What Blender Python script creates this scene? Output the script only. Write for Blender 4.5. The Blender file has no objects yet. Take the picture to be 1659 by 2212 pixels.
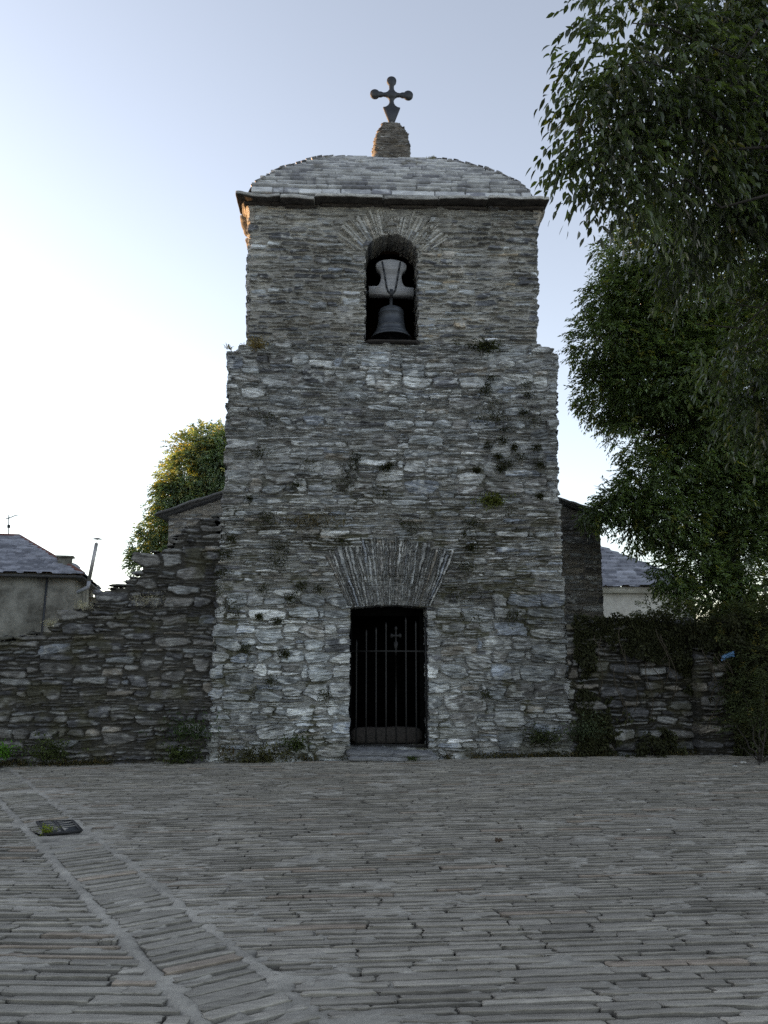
import bpy, math, random
import numpy as np

# ------------------------------------------------------------------ camera, sky, sun, exposure
SC = bpy.context.scene
COL = SC.collection
F_PX, YAW, PITCH = 1789.0, math.radians(2.4), math.radians(9.3)
CAM = np.array([-0.45, -12.5, 1.6])
cd = bpy.data.cameras.new('camera')
cam = bpy.data.objects.new('camera', cd)
COL.objects.link(cam)
cam.location = CAM
cam.rotation_euler = (math.pi / 2 + PITCH, 0, -YAW)
cd.sensor_fit = 'HORIZONTAL'
cd.sensor_width = 36.0
cd.lens = 36.0 * F_PX / 1659.0
cd.clip_end = 3000
SC.camera = cam

SUN_EL, SUN_AZ = math.radians(6.0), math.radians(64.0)      # azimuth: degrees to the left of the facade's axis
wd = bpy.data.worlds.new('World')
SC.world = wd
wd.use_nodes = True
nt = wd.node_tree
sky = nt.nodes.new('ShaderNodeTexSky')
sky.sky_type = 'NISHITA'
sky.sun_disc = False
sky.sun_elevation = SUN_EL
sky.sun_rotation = -SUN_AZ
sky.altitude = 1200
sky.air_density = 1.0
sky.dust_density = 1.6
sky.ozone_density = 2.0
bg = nt.nodes['Background']
bg.inputs[1].default_value = 0.15
hsv = nt.nodes.new('ShaderNodeHueSaturation')
hsv.inputs['Saturation'].default_value = .54
tint = nt.nodes.new('ShaderNodeVectorMath')
tint.operation = 'MULTIPLY'
tint.inputs[1].default_value = (1.07, 1.0, .965)
nt.links.new(sky.outputs[0], hsv.inputs['Color'])
nt.links.new(hsv.outputs[0], tint.inputs[0])
nt.links.new(tint.outputs[0], bg.inputs[0])

sd = bpy.data.lights.new('sun', 'SUN')
sd.energy = 3.0
sd.angle = math.radians(0.5)
sd.color = (1.0, 0.55, 0.24)
sun = bpy.data.objects.new('sun', sd)
COL.objects.link(sun)
sx, sy, sz = -math.sin(SUN_AZ) * math.cos(SUN_EL), math.cos(SUN_AZ) * math.cos(SUN_EL), math.sin(SUN_EL)
from mathutils import Vector, Matrix
sun.rotation_euler = Vector((sx, sy, sz)).to_track_quat('Z', 'Y').to_euler()

SC.view_settings.view_transform = 'Standard'
SC.view_settings.look = 'None'
SC.view_settings.gamma = 1
SC.view_settings.exposure = 1.9
SC.render.engine = 'CYCLES'
SC.cycles.use_denoising = False
SC.cycles.use_adaptive_sampling = False

# ------------------------------------------------------------------ helpers
_fw = np.array([math.sin(YAW) * math.cos(PITCH), math.cos(YAW) * math.cos(PITCH), math.sin(PITCH)])
_rt = np.array([math.cos(YAW), -math.sin(YAW), 0.0])
_up = np.cross(_rt, _fw)


def W(u, v, Y=0.0):
    """the point at depth y = Y that the photograph shows at (u, v) (in a 1659 wide picture)"""
    r = _fw + _rt * (u - 829.5) / F_PX - _up * (v - 1106) / F_PX
    return CAM + r * (Y - CAM[1]) / r[1]


def gz(x, y=0):
    return 0.011 * x - 0.012


def G(u, v, dz=0.0):
    r = _fw + _rt * (u - 829.5) / F_PX - _up * (v - 1106) / F_PX
    p = CAM + r * (-CAM[2]) / r[2]
    for _ in range(4):
        p = CAM + r * (gz(p[0]) + dz - CAM[2]) / r[2]
    return p


RNG = np.random.default_rng(7)
_TAB = np.random.default_rng(3).random((256, 256))


def vn(x, y, seed=0):
    xi = np.floor(x).astype(np.int64)
    yi = np.floor(y).astype(np.int64)
    fx = x - xi
    fy = y - yi
    fx = fx * fx * (3 - 2 * fx)
    fy = fy * fy * (3 - 2 * fy)
    a = xi + seed * 37
    b = yi + seed * 91
    a0, a1, b0, b1 = a & 255, (a + 1) & 255, b & 255, (b + 1) & 255
    return ((_TAB[a0, b0] * (1 - fx) + _TAB[a1, b0] * fx) * (1 - fy) + (_TAB[a0, b1] * (1 - fx) + _TAB[a1, b1] * fx) * fy)


def fbm(x, y, seed=0, o=4, g=0.5):
    s, a, t = 0, 1.0, 0
    for i in range(o):
        s = s + a * vn(x, y, seed + i * 5)
        t += a
        a *= g
        x = x * 2.03 + 3.1
        y = y * 2.03 + 1.7
    return s / t


def sm(a, b, x):
    t = np.clip((x - a) / (b - a), 0, 1)
    return t * t * (3 - 2 * t)


def lerp(a, b, t):
    return a + (b - a) * t


ORG = {}


def thing(name, label, cat, loc=(0, 0, 0), group=None):
    o = bpy.data.objects.new(name, None)
    COL.objects.link(o)
    o.location = loc
    o.empty_display_size = 0.2
    tag(o, label, cat, group)
    ORG[o.name] = np.array(loc, float)
    return o


def tag(o, label=None, cat=None, group=None, kind=None):
    if label:
        o['label'] = label
    if cat:
        o['category'] = cat
    if group:
        o['group'] = group
    if kind:
        o['kind'] = kind
    return o


def obj(name, V, Fc, mat, parent=None, col=None, smooth=False, loc=None):
    """one mesh object from world-space vertices; faces are an (n,k) array or a list of such arrays / tuples"""
    V = np.asarray(V, float)
    org = ORG[parent.name] if parent is not None else (np.array(loc, float) if loc is not None else np.zeros(3))
    me = bpy.data.meshes.new(name)
    V = V - org
    if isinstance(Fc, np.ndarray):
        Fc = [Fc]
    if len(Fc) and not isinstance(Fc[0], np.ndarray):
        by = {}
        for f in Fc:
            by.setdefault(len(f), []).append(f)
        Fc = [np.array(x) for x in by.values()]
    Fc = [f for f in Fc if len(f)]
    loops = np.concatenate([f.ravel() for f in Fc]).astype(np.int32)
    tot = np.concatenate([np.full(len(f), f.shape[1]) for f in Fc]).astype(np.int32)
    st = np.concatenate([[0], np.cumsum(tot)[:-1]]).astype(np.int32)
    me.vertices.add(len(V))
    me.vertices.foreach_set('co', V.astype(np.float32).ravel())
    me.loops.add(len(loops))
    me.loops.foreach_set('vertex_index', loops)
    me.polygons.add(len(tot))
    me.polygons.foreach_set('loop_start', st)
    me.polygons.foreach_set('loop_total', tot)
    me.update(calc_edges=True)
    me.validate()
    if col is not None:
        ca = me.color_attributes.new('col', 'FLOAT_COLOR', 'POINT')
        c = np.ones((len(V), 4), np.float32)
        c[:, :3] = col
        ca.data.foreach_set('color', c.ravel())
    if smooth:
        me.polygons.foreach_set('use_smooth', np.ones(len(tot), bool))
    me.materials.append(mat)
    o = bpy.data.objects.new(name, me)
    COL.objects.link(o)
    if parent is not None:
        o.parent = parent
        ORG[o.name] = org
    elif loc is not None:
        o.location = loc
    return o


class MB:
    """collects pieces into one mesh"""

    def __init__(s):
        s.v, s.f, s.c, s.n = [], [], [], 0

    def add(s, V, Fc, col=None):
        V = np.asarray(V, float)
        if isinstance(Fc, np.ndarray):
            Fc = [Fc]
        if len(Fc) and not isinstance(Fc[0], np.ndarray):
            by = {}
            for f in Fc:
                by.setdefault(len(f), []).append(f)
            Fc = [np.array(x) for x in by.values()]
        for f in Fc:
            s.f.append(f + s.n)
        s.v.append(V)
        if col is not None:
            c = np.empty((len(V), 3))
            c[:] = col
            s.c.append(c)
        s.n += len(V)
        return s

    def build(s, name, mat, parent=None, smooth=False, loc=None):
        return obj(name, np.concatenate(s.v), s.f, mat, parent, np.concatenate(s.c) if s.c else None, smooth, loc)


def box(c, size, rot=None):
    c = np.array(c, float)
    h = np.array(size, float) / 2
    V = np.array([[i, j, k] for i in (-1, 1) for j in (-1, 1) for k in (-1, 1)]) * h
    if rot is not None:
        V = V @ np.array(rot).T
    return V + c, np.array([[0, 1, 3, 2], [4, 6, 7, 5], [0, 4, 5, 1], [2, 3, 7, 6], [0, 2, 6, 4], [1, 5, 7, 3]])


def rotz(a):
    c, s = math.cos(a), math.sin(a)
    return np.array([[c, -s, 0], [s, c, 0], [0, 0, 1.0]])


def lump(c, size, n=(8, 4, 3), rough=0.02, seed=0, power=6.0, rot=None):
    """a stone slab: a box surface grid rounded at its edges and roughened"""
    idx, V, Fc = {}, [], []
    nx, ny, nz = n

    def vid(i, j, k):
        key = (i, j, k)
        if key not in idx:
            idx[key] = len(V)
            V.append((2 * i / nx - 1, 2 * j / ny - 1, 2 * k / nz - 1))
        return idx[key]
    for i in range(nx):
        for j in range(ny):
            Fc.append((vid(i, j, 0), vid(i, j + 1, 0), vid(i + 1, j + 1, 0), vid(i + 1, j, 0)))
            Fc.append((vid(i, j, nz), vid(i + 1, j, nz), vid(i + 1, j + 1, nz), vid(i, j + 1, nz)))
    for i in range(nx):
        for k in range(nz):
            Fc.append((vid(i, 0, k), vid(i + 1, 0, k), vid(i + 1, 0, k + 1), vid(i, 0, k + 1)))
            Fc.append((vid(i, ny, k), vid(i, ny, k + 1), vid(i + 1, ny, k + 1), vid(i + 1, ny, k)))
    for j in range(ny):
        for k in range(nz):
            Fc.append((vid(0, j, k), vid(0, j, k + 1), vid(0, j + 1, k + 1), vid(0, j + 1, k)))
            Fc.append((vid(nx, j, k), vid(nx, j + 1, k), vid(nx, j + 1, k + 1), vid(nx, j, k + 1)))
    V = np.array(V)
    nn = (np.abs(V) ** power).sum(1) ** (1 / power)
    V = V / np.maximum(nn, 1e-6)[:, None] * np.abs(V).max(1)[:, None]
    P = V * np.array(size) / 2
    q = P * 6 + seed * 3.7
    d = np.stack([fbm(q[:, 1] + 5, q[:, 2] * 2, seed), fbm(q[:, 0] * .7, q[:, 2] * 2 + 9, seed + 1), fbm(q[:, 0] * .7 + 4, q[:, 1] + 2, seed + 2)], 1) - .5
    P = P + d * 2 * rough
    if rot is not None:
        P = P @ np.array(rot).T
    return P + np.array(c), np.array(Fc)


def tube(pts, rad, n=8, cap=True):
    pts = np.asarray(pts, float)
    rad = np.broadcast_to(np.asarray(rad, float), (len(pts),))
    t = np.gradient(pts, axis=0)
    t /= np.linalg.norm(t, axis=1)[:, None] + 1e-9
    ref = np.array([0, 0, 1.0]) if abs(t[0][2]) < .9 else np.array([1.0, 0, 0])
    V = []
    for p, d, r in zip(pts, t, rad):
        a = np.cross(d, ref)
        a /= np.linalg.norm(a) + 1e-9
        b = np.cross(d, a)
        th = np.arange(n) * 2 * math.pi / n
        V.append(p + r * (np.cos(th)[:, None] * a + np.sin(th)[:, None] * b))
    V = np.concatenate(V)
    Fc = [(i * n + j, i * n + (j + 1) % n, (i + 1) * n + (j + 1) % n, (i + 1) * n + j) for i in range(len(pts) - 1) for j in range(n)]
    fs = [np.array(Fc)]
    if cap:
        fs.append(np.array([list(range(n))[::-1], [(len(pts) - 1) * n + j for j in range(n)]]))
    return V, fs


def lathe(prof, c, n=40):
    prof = np.asarray(prof, float)
    th = np.arange(n) * 2 * math.pi / n
    V = np.concatenate([np.stack([c[0] + r * np.cos(th), c[1] + r * np.sin(th), np.full(n, c[2] + z)], 1) for r, z in prof])
    Fc = np.array([(i * n + j, i * n + (j + 1) % n, (i + 1) * n + (j + 1) % n, (i + 1) * n + j) for i in range(len(prof) - 1) for j in range(n)])
    return V, Fc


# ------------------------------------------------------------------ materials
def mat_new(name):
    m = bpy.data.materials.new(name)
    m.use_nodes = True
    n = m.node_tree
    return m, n, n.nodes['Principled BSDF']


def nd(n, kind, **kw):
    x = n.nodes.new(kind)
    for k, v in kw.items():
        if k in x.inputs:
            x.inputs[k].default_value = v
        else:
            setattr(x, k, v)
    return x


def stone_mat(name, attr=True, spec=.3, base=(.2, .2, .2), stretch=(9, 9, 60), vary=(.62, 1.4), bump=.6, dist=.01, rough=.9, fine=160.0):
    m, n, b = mat_new(name)
    L = n.links.new
    tc = nd(n, 'ShaderNodeTexCoord')
    mp = nd(n, 'ShaderNodeMapping')
    mp.inputs['Scale'].default_value = stretch
    L(tc.outputs['Object'], mp.inputs[0])
    n1 = nd(n, 'ShaderNodeTexNoise', Scale=1.0, Detail=7.0, Roughness=.65)
    L(mp.outputs[0], n1.inputs['Vector'])
    n2 = nd(n, 'ShaderNodeTexNoise', Scale=fine, Detail=3.0, Roughness=.7)
    L(tc.outputs['Object'], n2.inputs['Vector'])
    mr = nd(n, 'ShaderNodeMapRange')
    mr.inputs['From Min'].default_value = .3
    mr.inputs['From Max'].default_value = .7
    mr.inputs['To Min'].default_value = vary[0]
    mr.inputs['To Max'].default_value = vary[1]
    L(n1.outputs[0], mr.inputs[0])
    mr2 = nd(n, 'ShaderNodeMapRange')
    mr2.inputs['From Min'].default_value = .3
    mr2.inputs['From Max'].default_value = .7
    mr2.inputs['To Min'].default_value = .75
    mr2.inputs['To Max'].default_value = 1.25
    L(n2.outputs[0], mr2.inputs[0])
    mu = nd(n, 'ShaderNodeMath', operation='MULTIPLY')
    L(mr.outputs[0], mu.inputs[0])
    L(mr2.outputs[0], mu.inputs[1])
    vm = nd(n, 'ShaderNodeVectorMath', operation='SCALE')
    if attr:
        at = nd(n, 'ShaderNodeAttribute', attribute_name='col')
        L(at.outputs['Color'], vm.inputs[0])
    else:
        vm.inputs[0].default_value = base
    L(mu.outputs[0], vm.inputs['Scale'])
    L(vm.outputs[0], b.inputs['Base Color'])
    b.inputs['Roughness'].default_value = rough
    b.inputs['Specular IOR Level'].default_value = spec
    ad = nd(n, 'ShaderNodeMath', operation='MULTIPLY_ADD')
    L(n1.outputs[0], ad.inputs[0])
    ad.inputs[1].default_value = 1.6
    L(n2.outputs[0], ad.inputs[2])
    bp = nd(n, 'ShaderNodeBump', Strength=bump, Distance=dist)
    L(ad.outputs[0], bp.inputs['Height'])
    L(bp.outputs[0], b.inputs['Normal'])
    return m


def plain(name, c, rough=.6, metal=0.0, vary=.25, scale=20.0, bump=.15):
    m, n, b = mat_new(name)
    L = n.links.new
    tc = nd(n, 'ShaderNodeTexCoord')
    n1 = nd(n, 'ShaderNodeTexNoise', Scale=scale, Detail=6.0, Roughness=.65)
    L(tc.outputs['Object'], n1.inputs['Vector'])
    mr = nd(n, 'ShaderNodeMapRange')
    mr.inputs['From Min'].default_value = .3
    mr.inputs['From Max'].default_value = .7
    mr.inputs['To Min'].default_value = 1 - vary
    mr.inputs['To Max'].default_value = 1 + vary
    L(n1.outputs[0], mr.inputs[0])
    vm = nd(n, 'ShaderNodeVectorMath', operation='SCALE')
    vm.inputs[0].default_value = c
    L(mr.outputs[0], vm.inputs['Scale'])
    L(vm.outputs[0], b.inputs['Base Color'])
    b.inputs['Roughness'].default_value = rough
    b.inputs['Metallic'].default_value = metal
    bp = nd(n, 'ShaderNodeBump', Strength=bump, Distance=.01)
    L(n1.outputs[0], bp.inputs['Height'])
    L(bp.outputs[0], b.inputs['Normal'])
    return m


def leaf_mat(name, trans=.3, rough=.45, spec=.5):
    m, n, b = mat_new(name)
    L = n.links.new
    at = nd(n, 'ShaderNodeAttribute', attribute_name='col')
    L(at.outputs['Color'], b.inputs['Base Color'])
    b.inputs['Roughness'].default_value = rough
    b.inputs['Specular IOR Level'].default_value = spec
    tr = nd(n, 'ShaderNodeBsdfTranslucent')
    hs = nd(n, 'ShaderNodeVectorMath', operation='MULTIPLY')
    L(at.outputs['Color'], hs.inputs[0])
    hs.inputs[1].default_value = (2.4, 2.4, .9)
    L(hs.outputs[0], tr.inputs['Color'])
    mx = nd(n, 'ShaderNodeMixShader')
    mx.inputs[0].default_value = trans
    L(b.outputs[0], mx.inputs[1])
    L(tr.outputs[0], mx.inputs[2])
    L(mx.outputs[0], n.nodes['Material Output'].inputs['Surface'])
    return m


M_STONE = stone_mat('schist_masonry', vary=(.8, 2.75), bump=.9, dist=.014)
M_SLATE = stone_mat('grey_slate', stretch=(5, 5, 30), vary=(1.0, 1.9), bump=.5)
M_PAVE = stone_mat('paving_slate', stretch=(6, 30, 10), vary=(1.0, 1.9), bump=.5, dist=.006, fine=220)
M_MORTAR = stone_mat('paving_mortar', stretch=(8, 8, 8), vary=(1.1, 1.8), bump=.6, dist=.006, fine=220)
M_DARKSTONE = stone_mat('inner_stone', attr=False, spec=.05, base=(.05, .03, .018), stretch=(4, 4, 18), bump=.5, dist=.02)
M_IRON = plain('black_iron', (.035, .038, .042), .55, .3)
M_GATE = plain('gate_iron', (.016, .016, .016), .6, .3, scale=60)
M_BRONZE = plain('bell_bronze', (.055, .062, .072), .5, .35, vary=.3, scale=9)
M_YOKE = stone_mat('grey_painted_wood', attr=False, base=(.30, .30, .30), stretch=(2.5, 2.5, 45), vary=(.7, 1.25), bump=.4, fine=90)
M_WOOD = plain('old_wood', (.035, .03, .026), .85, vary=.4, scale=18, bump=.5)
M_BARK = plain('bark', (.035, .03, .024), .9, vary=.4, scale=25, bump=.8)
M_LEAF = leaf_mat('leaf', .3, .32, .8)
M_LEAF_SUN = leaf_mat('sunlit_leaf', .38, .5, .4)
M_LEAF_DRY = leaf_mat('weed_leaf', .2, .8, .2)
M_RENDER = None

# ------------------------------------------------------------------ masonry as a relief


def layout(x0, x1, y0, y1, cw, ch, sizes, seed, big=0):
    rng = np.random.default_rng(seed)
    nx = int(math.ceil((x1 - x0) / cw))
    ny = int(math.ceil((y1 - y0) / ch))
    g = -np.ones((ny, nx), int)
    R = []
    for _ in range(int(big * (x1 - x0) * (y1 - y0))):
        iy = int(rng.integers(0, ny))
        s = sizes(y0 + iy * ch)[0]
        if rng.random() > min(1, s[0] * 2.2):
            continue
        nw, nh = int(round(rng.uniform(s[1], s[2]) / cw)), int(round(rng.uniform(s[3], s[4]) / ch))
        ix = int(rng.integers(-nw // 2, nx))
        a, b_ = max(ix, 0), min(ix + nw, nx)
        c, d_ = iy, min(iy + nh, ny)
        if b_ - a < 3 or (g[c:d_, a:b_] >= 0).any():
            continue
        g[c:d_, a:b_] = len(R)
        R.append((x0 + a * cw, x0 + b_ * cw, y0 + c * ch, y0 + d_ * ch))
    iy = 0
    while iy < ny:
        sz = sizes(y0 + iy * ch)
        if big:
            sz = [(sz[0][0] * .35,) + sz[0][1:]] + sz[1:]
        pr = np.cumsum([t[0] for t in sz])
        s = sz[int(np.searchsorted(pr / pr[-1], rng.random()))]
        nh = min(max(1, int(round(rng.uniform(s[3], s[4]) / ch))), ny - iy)
        free = (g[iy:iy + nh] < 0).all(0)
        ix = 0
        while ix < nx:
            if not free[ix]:
                ix += 1
                continue
            run = 1
            while ix + run < nx and free[ix + run]:
                run += 1
            t = s if rng.random() < .6 else sz[int(np.searchsorted(pr / pr[-1], rng.random()))]
            nw = max(2, int(round(rng.uniform(t[1], t[2]) * rng.uniform(.75, 1.2) / cw)))
            if run - nw < 3:
                nw = run if run < nw * 1.5 else run // 2
            cuts = [0, nh]
            if nh * ch > .05 and rng.random() < .3:
                cuts = [0, int(rng.integers(1, nh)), nh] if nh > 1 else cuts
            for c0, c1 in zip(cuts[:-1], cuts[1:]):
                g[iy + c0:iy + c1, ix:ix + nw] = len(R)
                R.append((x0 + ix * cw, x0 + (ix + nw) * cw, y0 + (iy + c0) * ch, y0 + (iy + c1) * ch))
            ix += nw
        iy += nh
    for iy in range(ny):
        sz = sizes(y0 + iy * ch)
        if big:
            sz = [(sz[0][0] * .3,) + sz[0][1:]] + sz[1:]
        pr = np.cumsum([s[0] for s in sz])
        ix = 0
        while ix < nx:
            if g[iy, ix] >= 0:
                ix += 1
                continue
            s = sz[int(np.searchsorted(pr / pr[-1], rng.random()))]
            nw = max(1, int(round(rng.uniform(s[1], s[2]) / cw)))
            nh = max(1, int(round(rng.uniform(s[3], s[4]) / ch)))
            run = 0
            while ix + run < nx and g[iy, ix + run] < 0 and run < nw + 2:
                run += 1
            if run <= nw + 1:
                nw = run if run <= nw or run - nw < 2 else nw
            nw = min(nw, run)
            nh = min(nh, ny - iy)
            while nh > 1 and (g[iy:iy + nh, ix:ix + nw] >= 0).any():
                nh -= 1
            g[iy:iy + nh, ix:ix + nw] = len(R)
            R.append((x0 + ix * cw, x0 + (ix + nw) * cw, y0 + iy * ch, y0 + (iy + nh) * ch))
            ix += nw
    R = np.array(R)
    return dict(x0=x0, y0=y0, cw=cw, ch=ch, g=g, R=R, rnd=rng.random((len(R), 12)))


def masonry(S, T, L, seed=1, warp=(.05, .04), joint=.005, edge=.014, mort=-.03, relief=.018, fol=.010, rnd=.014, tilt=.16, lens=.25, skew=1.3):
    wS = S + warp[0] * 2 * (fbm(S * 1.9, T * 4, seed) - .5) + .024 * 2 * (fbm(S * 11, T * 24, seed + 1, 3) - .5)
    wT = T + warp[1] * 2 * (fbm(S * 1.5, T * 2.6, seed + 2) - .5) + .011 * 2 * (fbm(S * 9, T * 30, seed + 3, 3) - .5)
    g = L['g']
    ix = np.clip(((wS - L['x0']) / L['cw']).astype(int), 0, g.shape[1] - 1)
    iy = np.clip(((wT - L['y0']) / L['ch']).astype(int), 0, g.shape[0] - 1)
    k = g[iy, ix]
    R = L['R'][k]
    q = L['rnd'][k]
    cx, cy = (R[..., 0] + R[..., 1]) / 2, (R[..., 2] + R[..., 3]) / 2
    lx, ly = wS - cx, wT - cy
    hx, hy = (R[..., 1] - R[..., 0]) / 2, (R[..., 3] - R[..., 2]) / 2
    jt = joint * (.4 + 1.3 * q[..., 0])
    ln = lens * hy * (lx / hx) ** 2
    a = hx + lx + (q[..., 1] - .5) * skew * ly - jt
    b = hx - lx + (q[..., 2] - .5) * skew * ly - jt
    c = hy + ly + (q[..., 3] - .6) * tilt * lx - jt - ln * q[..., 7] * 1.6
    d = hy - ly + (q[..., 4] - .6) * tilt * lx - jt - ln * q[..., 8] * 1.6
    dx, dy = np.minimum(a, b), np.minimum(c, d)
    r = np.minimum(np.minimum(hx, hy) * .8, rnd * (0.5 + 1.6 * q[..., 5]))
    D = np.minimum(dx, dy)
    cr = (dx < r) & (dy < r)
    D = np.where(cr, r - np.sqrt((r - dx) ** 2 + (r - dy) ** 2), D)
    # a broken corner on many of the stones
    sxn, syn = np.where(q[..., 1] > .5, 1, -1), np.where(q[..., 2] > .5, 1, -1)
    cut = (hx - sxn * lx) * .45 + (hy - syn * ly) * .9 - hy * (.25 + .8 * q[..., 6]) 
    D = np.where((q[..., 10] * 7 % 1) < .55, np.minimum(D, cut), D)
    D = D + .005 * 2 * (fbm(S * 26, T * 60, seed + 4, 2) - .5)
    f = sm(0, edge, D)
    sl = (q[..., 7] - .5) * .5
    ft = wT + sl * lx
    fo = np.abs(2 * fbm(wS * 3.2 + k * 1.3, ft * 38 + k * .7, seed + 5, 3) - 1)
    h = relief * (q[..., 6] - .35) * 1.9 + lx * (q[..., 7] - .5) * .11 + ly * (q[..., 8] - .55) * .28
    # the schist breaks in ledges: each leaf of it stands a little in or out
    led = vn(np.floor(ft * 60 + 1.2 * fbm(wS * 5, wT * 3, seed + 8, 2)) * 7.3 + k * 3.1, wS * 4.5 + k * 1.7, seed + 9) - .5
    h = h + fol * (.7 - 2.2 * fo) * (0.5 + q[..., 9]) + fol * 1.5 * led + .014 * (fbm(S * 9, T * 16, seed + 6) - .5)
    mh = mort + .018 * (fbm(S * 12, T * 20, seed + 7) - .5)
    return lerp(mh, h, f), k, f, D, fo


PAL = np.array([(.183, .190, .188), (.25, .252, .242), (.33, .333, .32), (.15, .145, .135), (.215, .195, .165),
                (.09, .09, .092), (.25, .205, .145), (.19, .205, .225), (.45, .45, .44)])


def stone_col(k, q, f, S, T, w, mortar=(.27, .255, .23), seed=1, lichen=.25, lcol=(.50, .505, .49), fo=None):
    w = np.cumsum(np.array(w, float)) / np.sum(w)
    pi = np.searchsorted(w, q[..., 10]).clip(0, len(PAL) - 1)
    c = PAL[pi] * (.72 + .56 * q[..., 11])[..., None]
    v = fbm(S * 6 + k * 1.7, T * 13, seed + 20, 4)
    c = c * (.35 + 1.3 * v)[..., None]
    if fo is not None:
        c = c * (1.1 - .5 * sm(.2, .6, fo))[..., None]
    li = sm(.62 - .25 * lichen, .78 - .2 * lichen, fbm(S * 9, T * 18, seed + 30, 4)) * .75
    c = lerp(c, np.array(lcol), (li * sm(0, .3, f))[..., None])
    m = np.array(mortar) * (.7 + .6 * fbm(S * 8, T * 14, seed + 40, 4))[..., None]
    return lerp(m, c, f[..., None])


def grid_faces(ny, nx):
    i = np.arange(ny - 1)[:, None] * nx + np.arange(nx - 1)[None, :]
    return np.stack([i, i + 1, i + nx + 1, i + nx], -1)


def sheet(mb, P, C, keep, ext=None, nst=10, jit=.03, seed=0, edgecol=.8):
    """adds the kept quads of a relief to mb and draws its outline back along ext (the stone's depth)"""
    ny, nx = P.shape[:2]
    Fq = grid_faces(ny, nx)
    V = P.reshape(-1, 3)
    Cc = C.reshape(-1, 3)
    f = Fq[keep]
    used = np.unique(f)
    mp = -np.ones(len(V), int)
    mp[used] = np.arange(len(used))
    mb.add(V[used], mp[f], Cc[used])
    if ext is None:
        return
    kp = np.pad(keep, 1)
    E = []
    cy, cx = np.nonzero(keep)
    for (dy, dx, a, b) in ((-1, 0, 1, 0), (0, 1, 2, 1), (1, 0, 3, 2), (0, -1, 0, 3)):
        s = ~kp[cy + 1 + dy, cx + 1 + dx]
        q = Fq[cy[s], cx[s]]
        E.append(np.stack([q[:, a], q[:, b]], 1))
    E = np.concatenate(E)
    bv = np.unique(E)
    m2 = -np.ones(len(V), int)
    m2[bv] = np.arange(len(bv))
    base = V[bv]
    ext = np.array(ext, float)
    cen = base.mean(0)
    Vs, Cs = [], []
    for i in range(nst + 1):
        t = i / nst
        p = base + ext * t
        s_, t_ = base[:, 0] * 9 + base[:, 1] * 9, base[:, 2] * 22
        j = np.stack([fbm(s_ + t * 4, t_, seed + 50) - .5, fbm(s_ + 7, t_ + t * 3, seed + 51) - .5, fbm(s_ + t * 5 + 3, t_, seed + 52) - .5], 1)
        p = p + j * 2 * jit * sm(0, .15, np.array(t))
        Vs.append(p)
        cn = Cc[bv] * (edgecol * (.6 + .8 * fbm(s_ * .8 + t * 6, t_ * .7, seed + 53)))[:, None]
        Cs.append(lerp(Cc[bv], cn, min(1, i / 1.5)))
    n = len(bv)
    q = m2[E]
    Fs = [np.stack([q[:, 0] + i * n, q[:, 1] + i * n, q[:, 1] + (i + 1) * n, q[:, 0] + (i + 1) * n], 1) for i in range(nst)]
    mb.add(np.concatenate(Vs), np.concatenate(Fs), np.concatenate(Cs))


def cellmask(M):
    return M[:-1, :-1] & M[1:, :-1] & M[:-1, 1:] & M[1:, 1:]


BIG = [(.36, .26, .62, .10, .24), (.26, .14, .4, .05, .11), (.38, .16, .6, .02, .045)]
THIN = [(.14, .22, .5, .07, .13), (.34, .16, .5, .04, .07), (.52, .16, .7, .02, .04)]
MID = [(.20, .2, .5, .08, .17), (.36, .16, .42, .04, .09), (.44, .14, .55, .02, .04)]
UPP = [(.2, .16, .42, .08, .15), (.42, .2, .6, .05, .10), (.38, .14, .5, .02, .045)]
BLOCK = [(.46, .28, .7, .11, .26), (.26, .16, .4, .05, .11), (.28, .15, .5, .02, .045)]


def tower_sizes(z):
    if z < 2.2:
        return BLOCK
    if z < 3.9:
        return THIN
    if z < 6.0:
        return BIG
    return MID


# ------------------------------------------------------------------ bell tower
tower = thing('bell_tower', 'grey schist bell tower with domed slate roof and barred doorway', 'bell tower', (0.19, 0, 0))
Z_LEDGE, Z_TOP = 6.34, 8.72
DOOR = (-.43, .725, .14, 2.235)
BELL = (-.22, .62, 6.385, 7.86, .37)


def fan(S, T, cx, cz, r0, r1, amax, n, seed, zmax=99):
    """thin radiating voussoirs: returns relief, stone index, mask"""
    dx, dz = S - cx, T - cz
    r = np.hypot(dx, dz)
    a = np.arctan2(dx, dz)
    a = a + .035 * (fbm(r * 3, a * 30, seed) - .5) + .012 * (fbm(r * 16, a * 60, seed + 1, 2) - .5)
    rng = np.random.default_rng(seed)
    wd_ = rng.uniform(.4, 1.6, n)
    ed = np.concatenate([[0], np.cumsum(wd_)])
    ed = ed / ed[-1] * 2 * amax - amax
    k = np.clip(np.searchsorted(ed, a) - 1, 0, n - 1)
    q = rng.random((n, 12))[k]
    split = r0 + (r1 - r0) * (.35 + .4 * q[..., 3])
    seg = (r > split) & (q[..., 4] < .55)
    k2 = k * 2 + seg
    q = rng.random((2 * n, 12))[k2]
    d = np.minimum(a - ed[k], ed[k + 1] - a) * r
    d = np.where(q[..., 4] < .6, np.minimum(d, np.abs(r - split) + .004), d)
    rl = r1 + .12 * (q[..., 5] - .6) + .05 * (fbm(S * 7, T * 7, seed + 2) - .5)
    m = (np.abs(a) < amax) & (r < rl) & (T < zmax)
    f = sm(.001, .015, d)
    h = .034 * (q[..., 6] - .3) * 2 + .018 * (fbm(a * 90, r * 5, seed + 3) - .5) * 2
    return lerp(-.055 + 0 * h, h, f), k2, f, m, q


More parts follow.
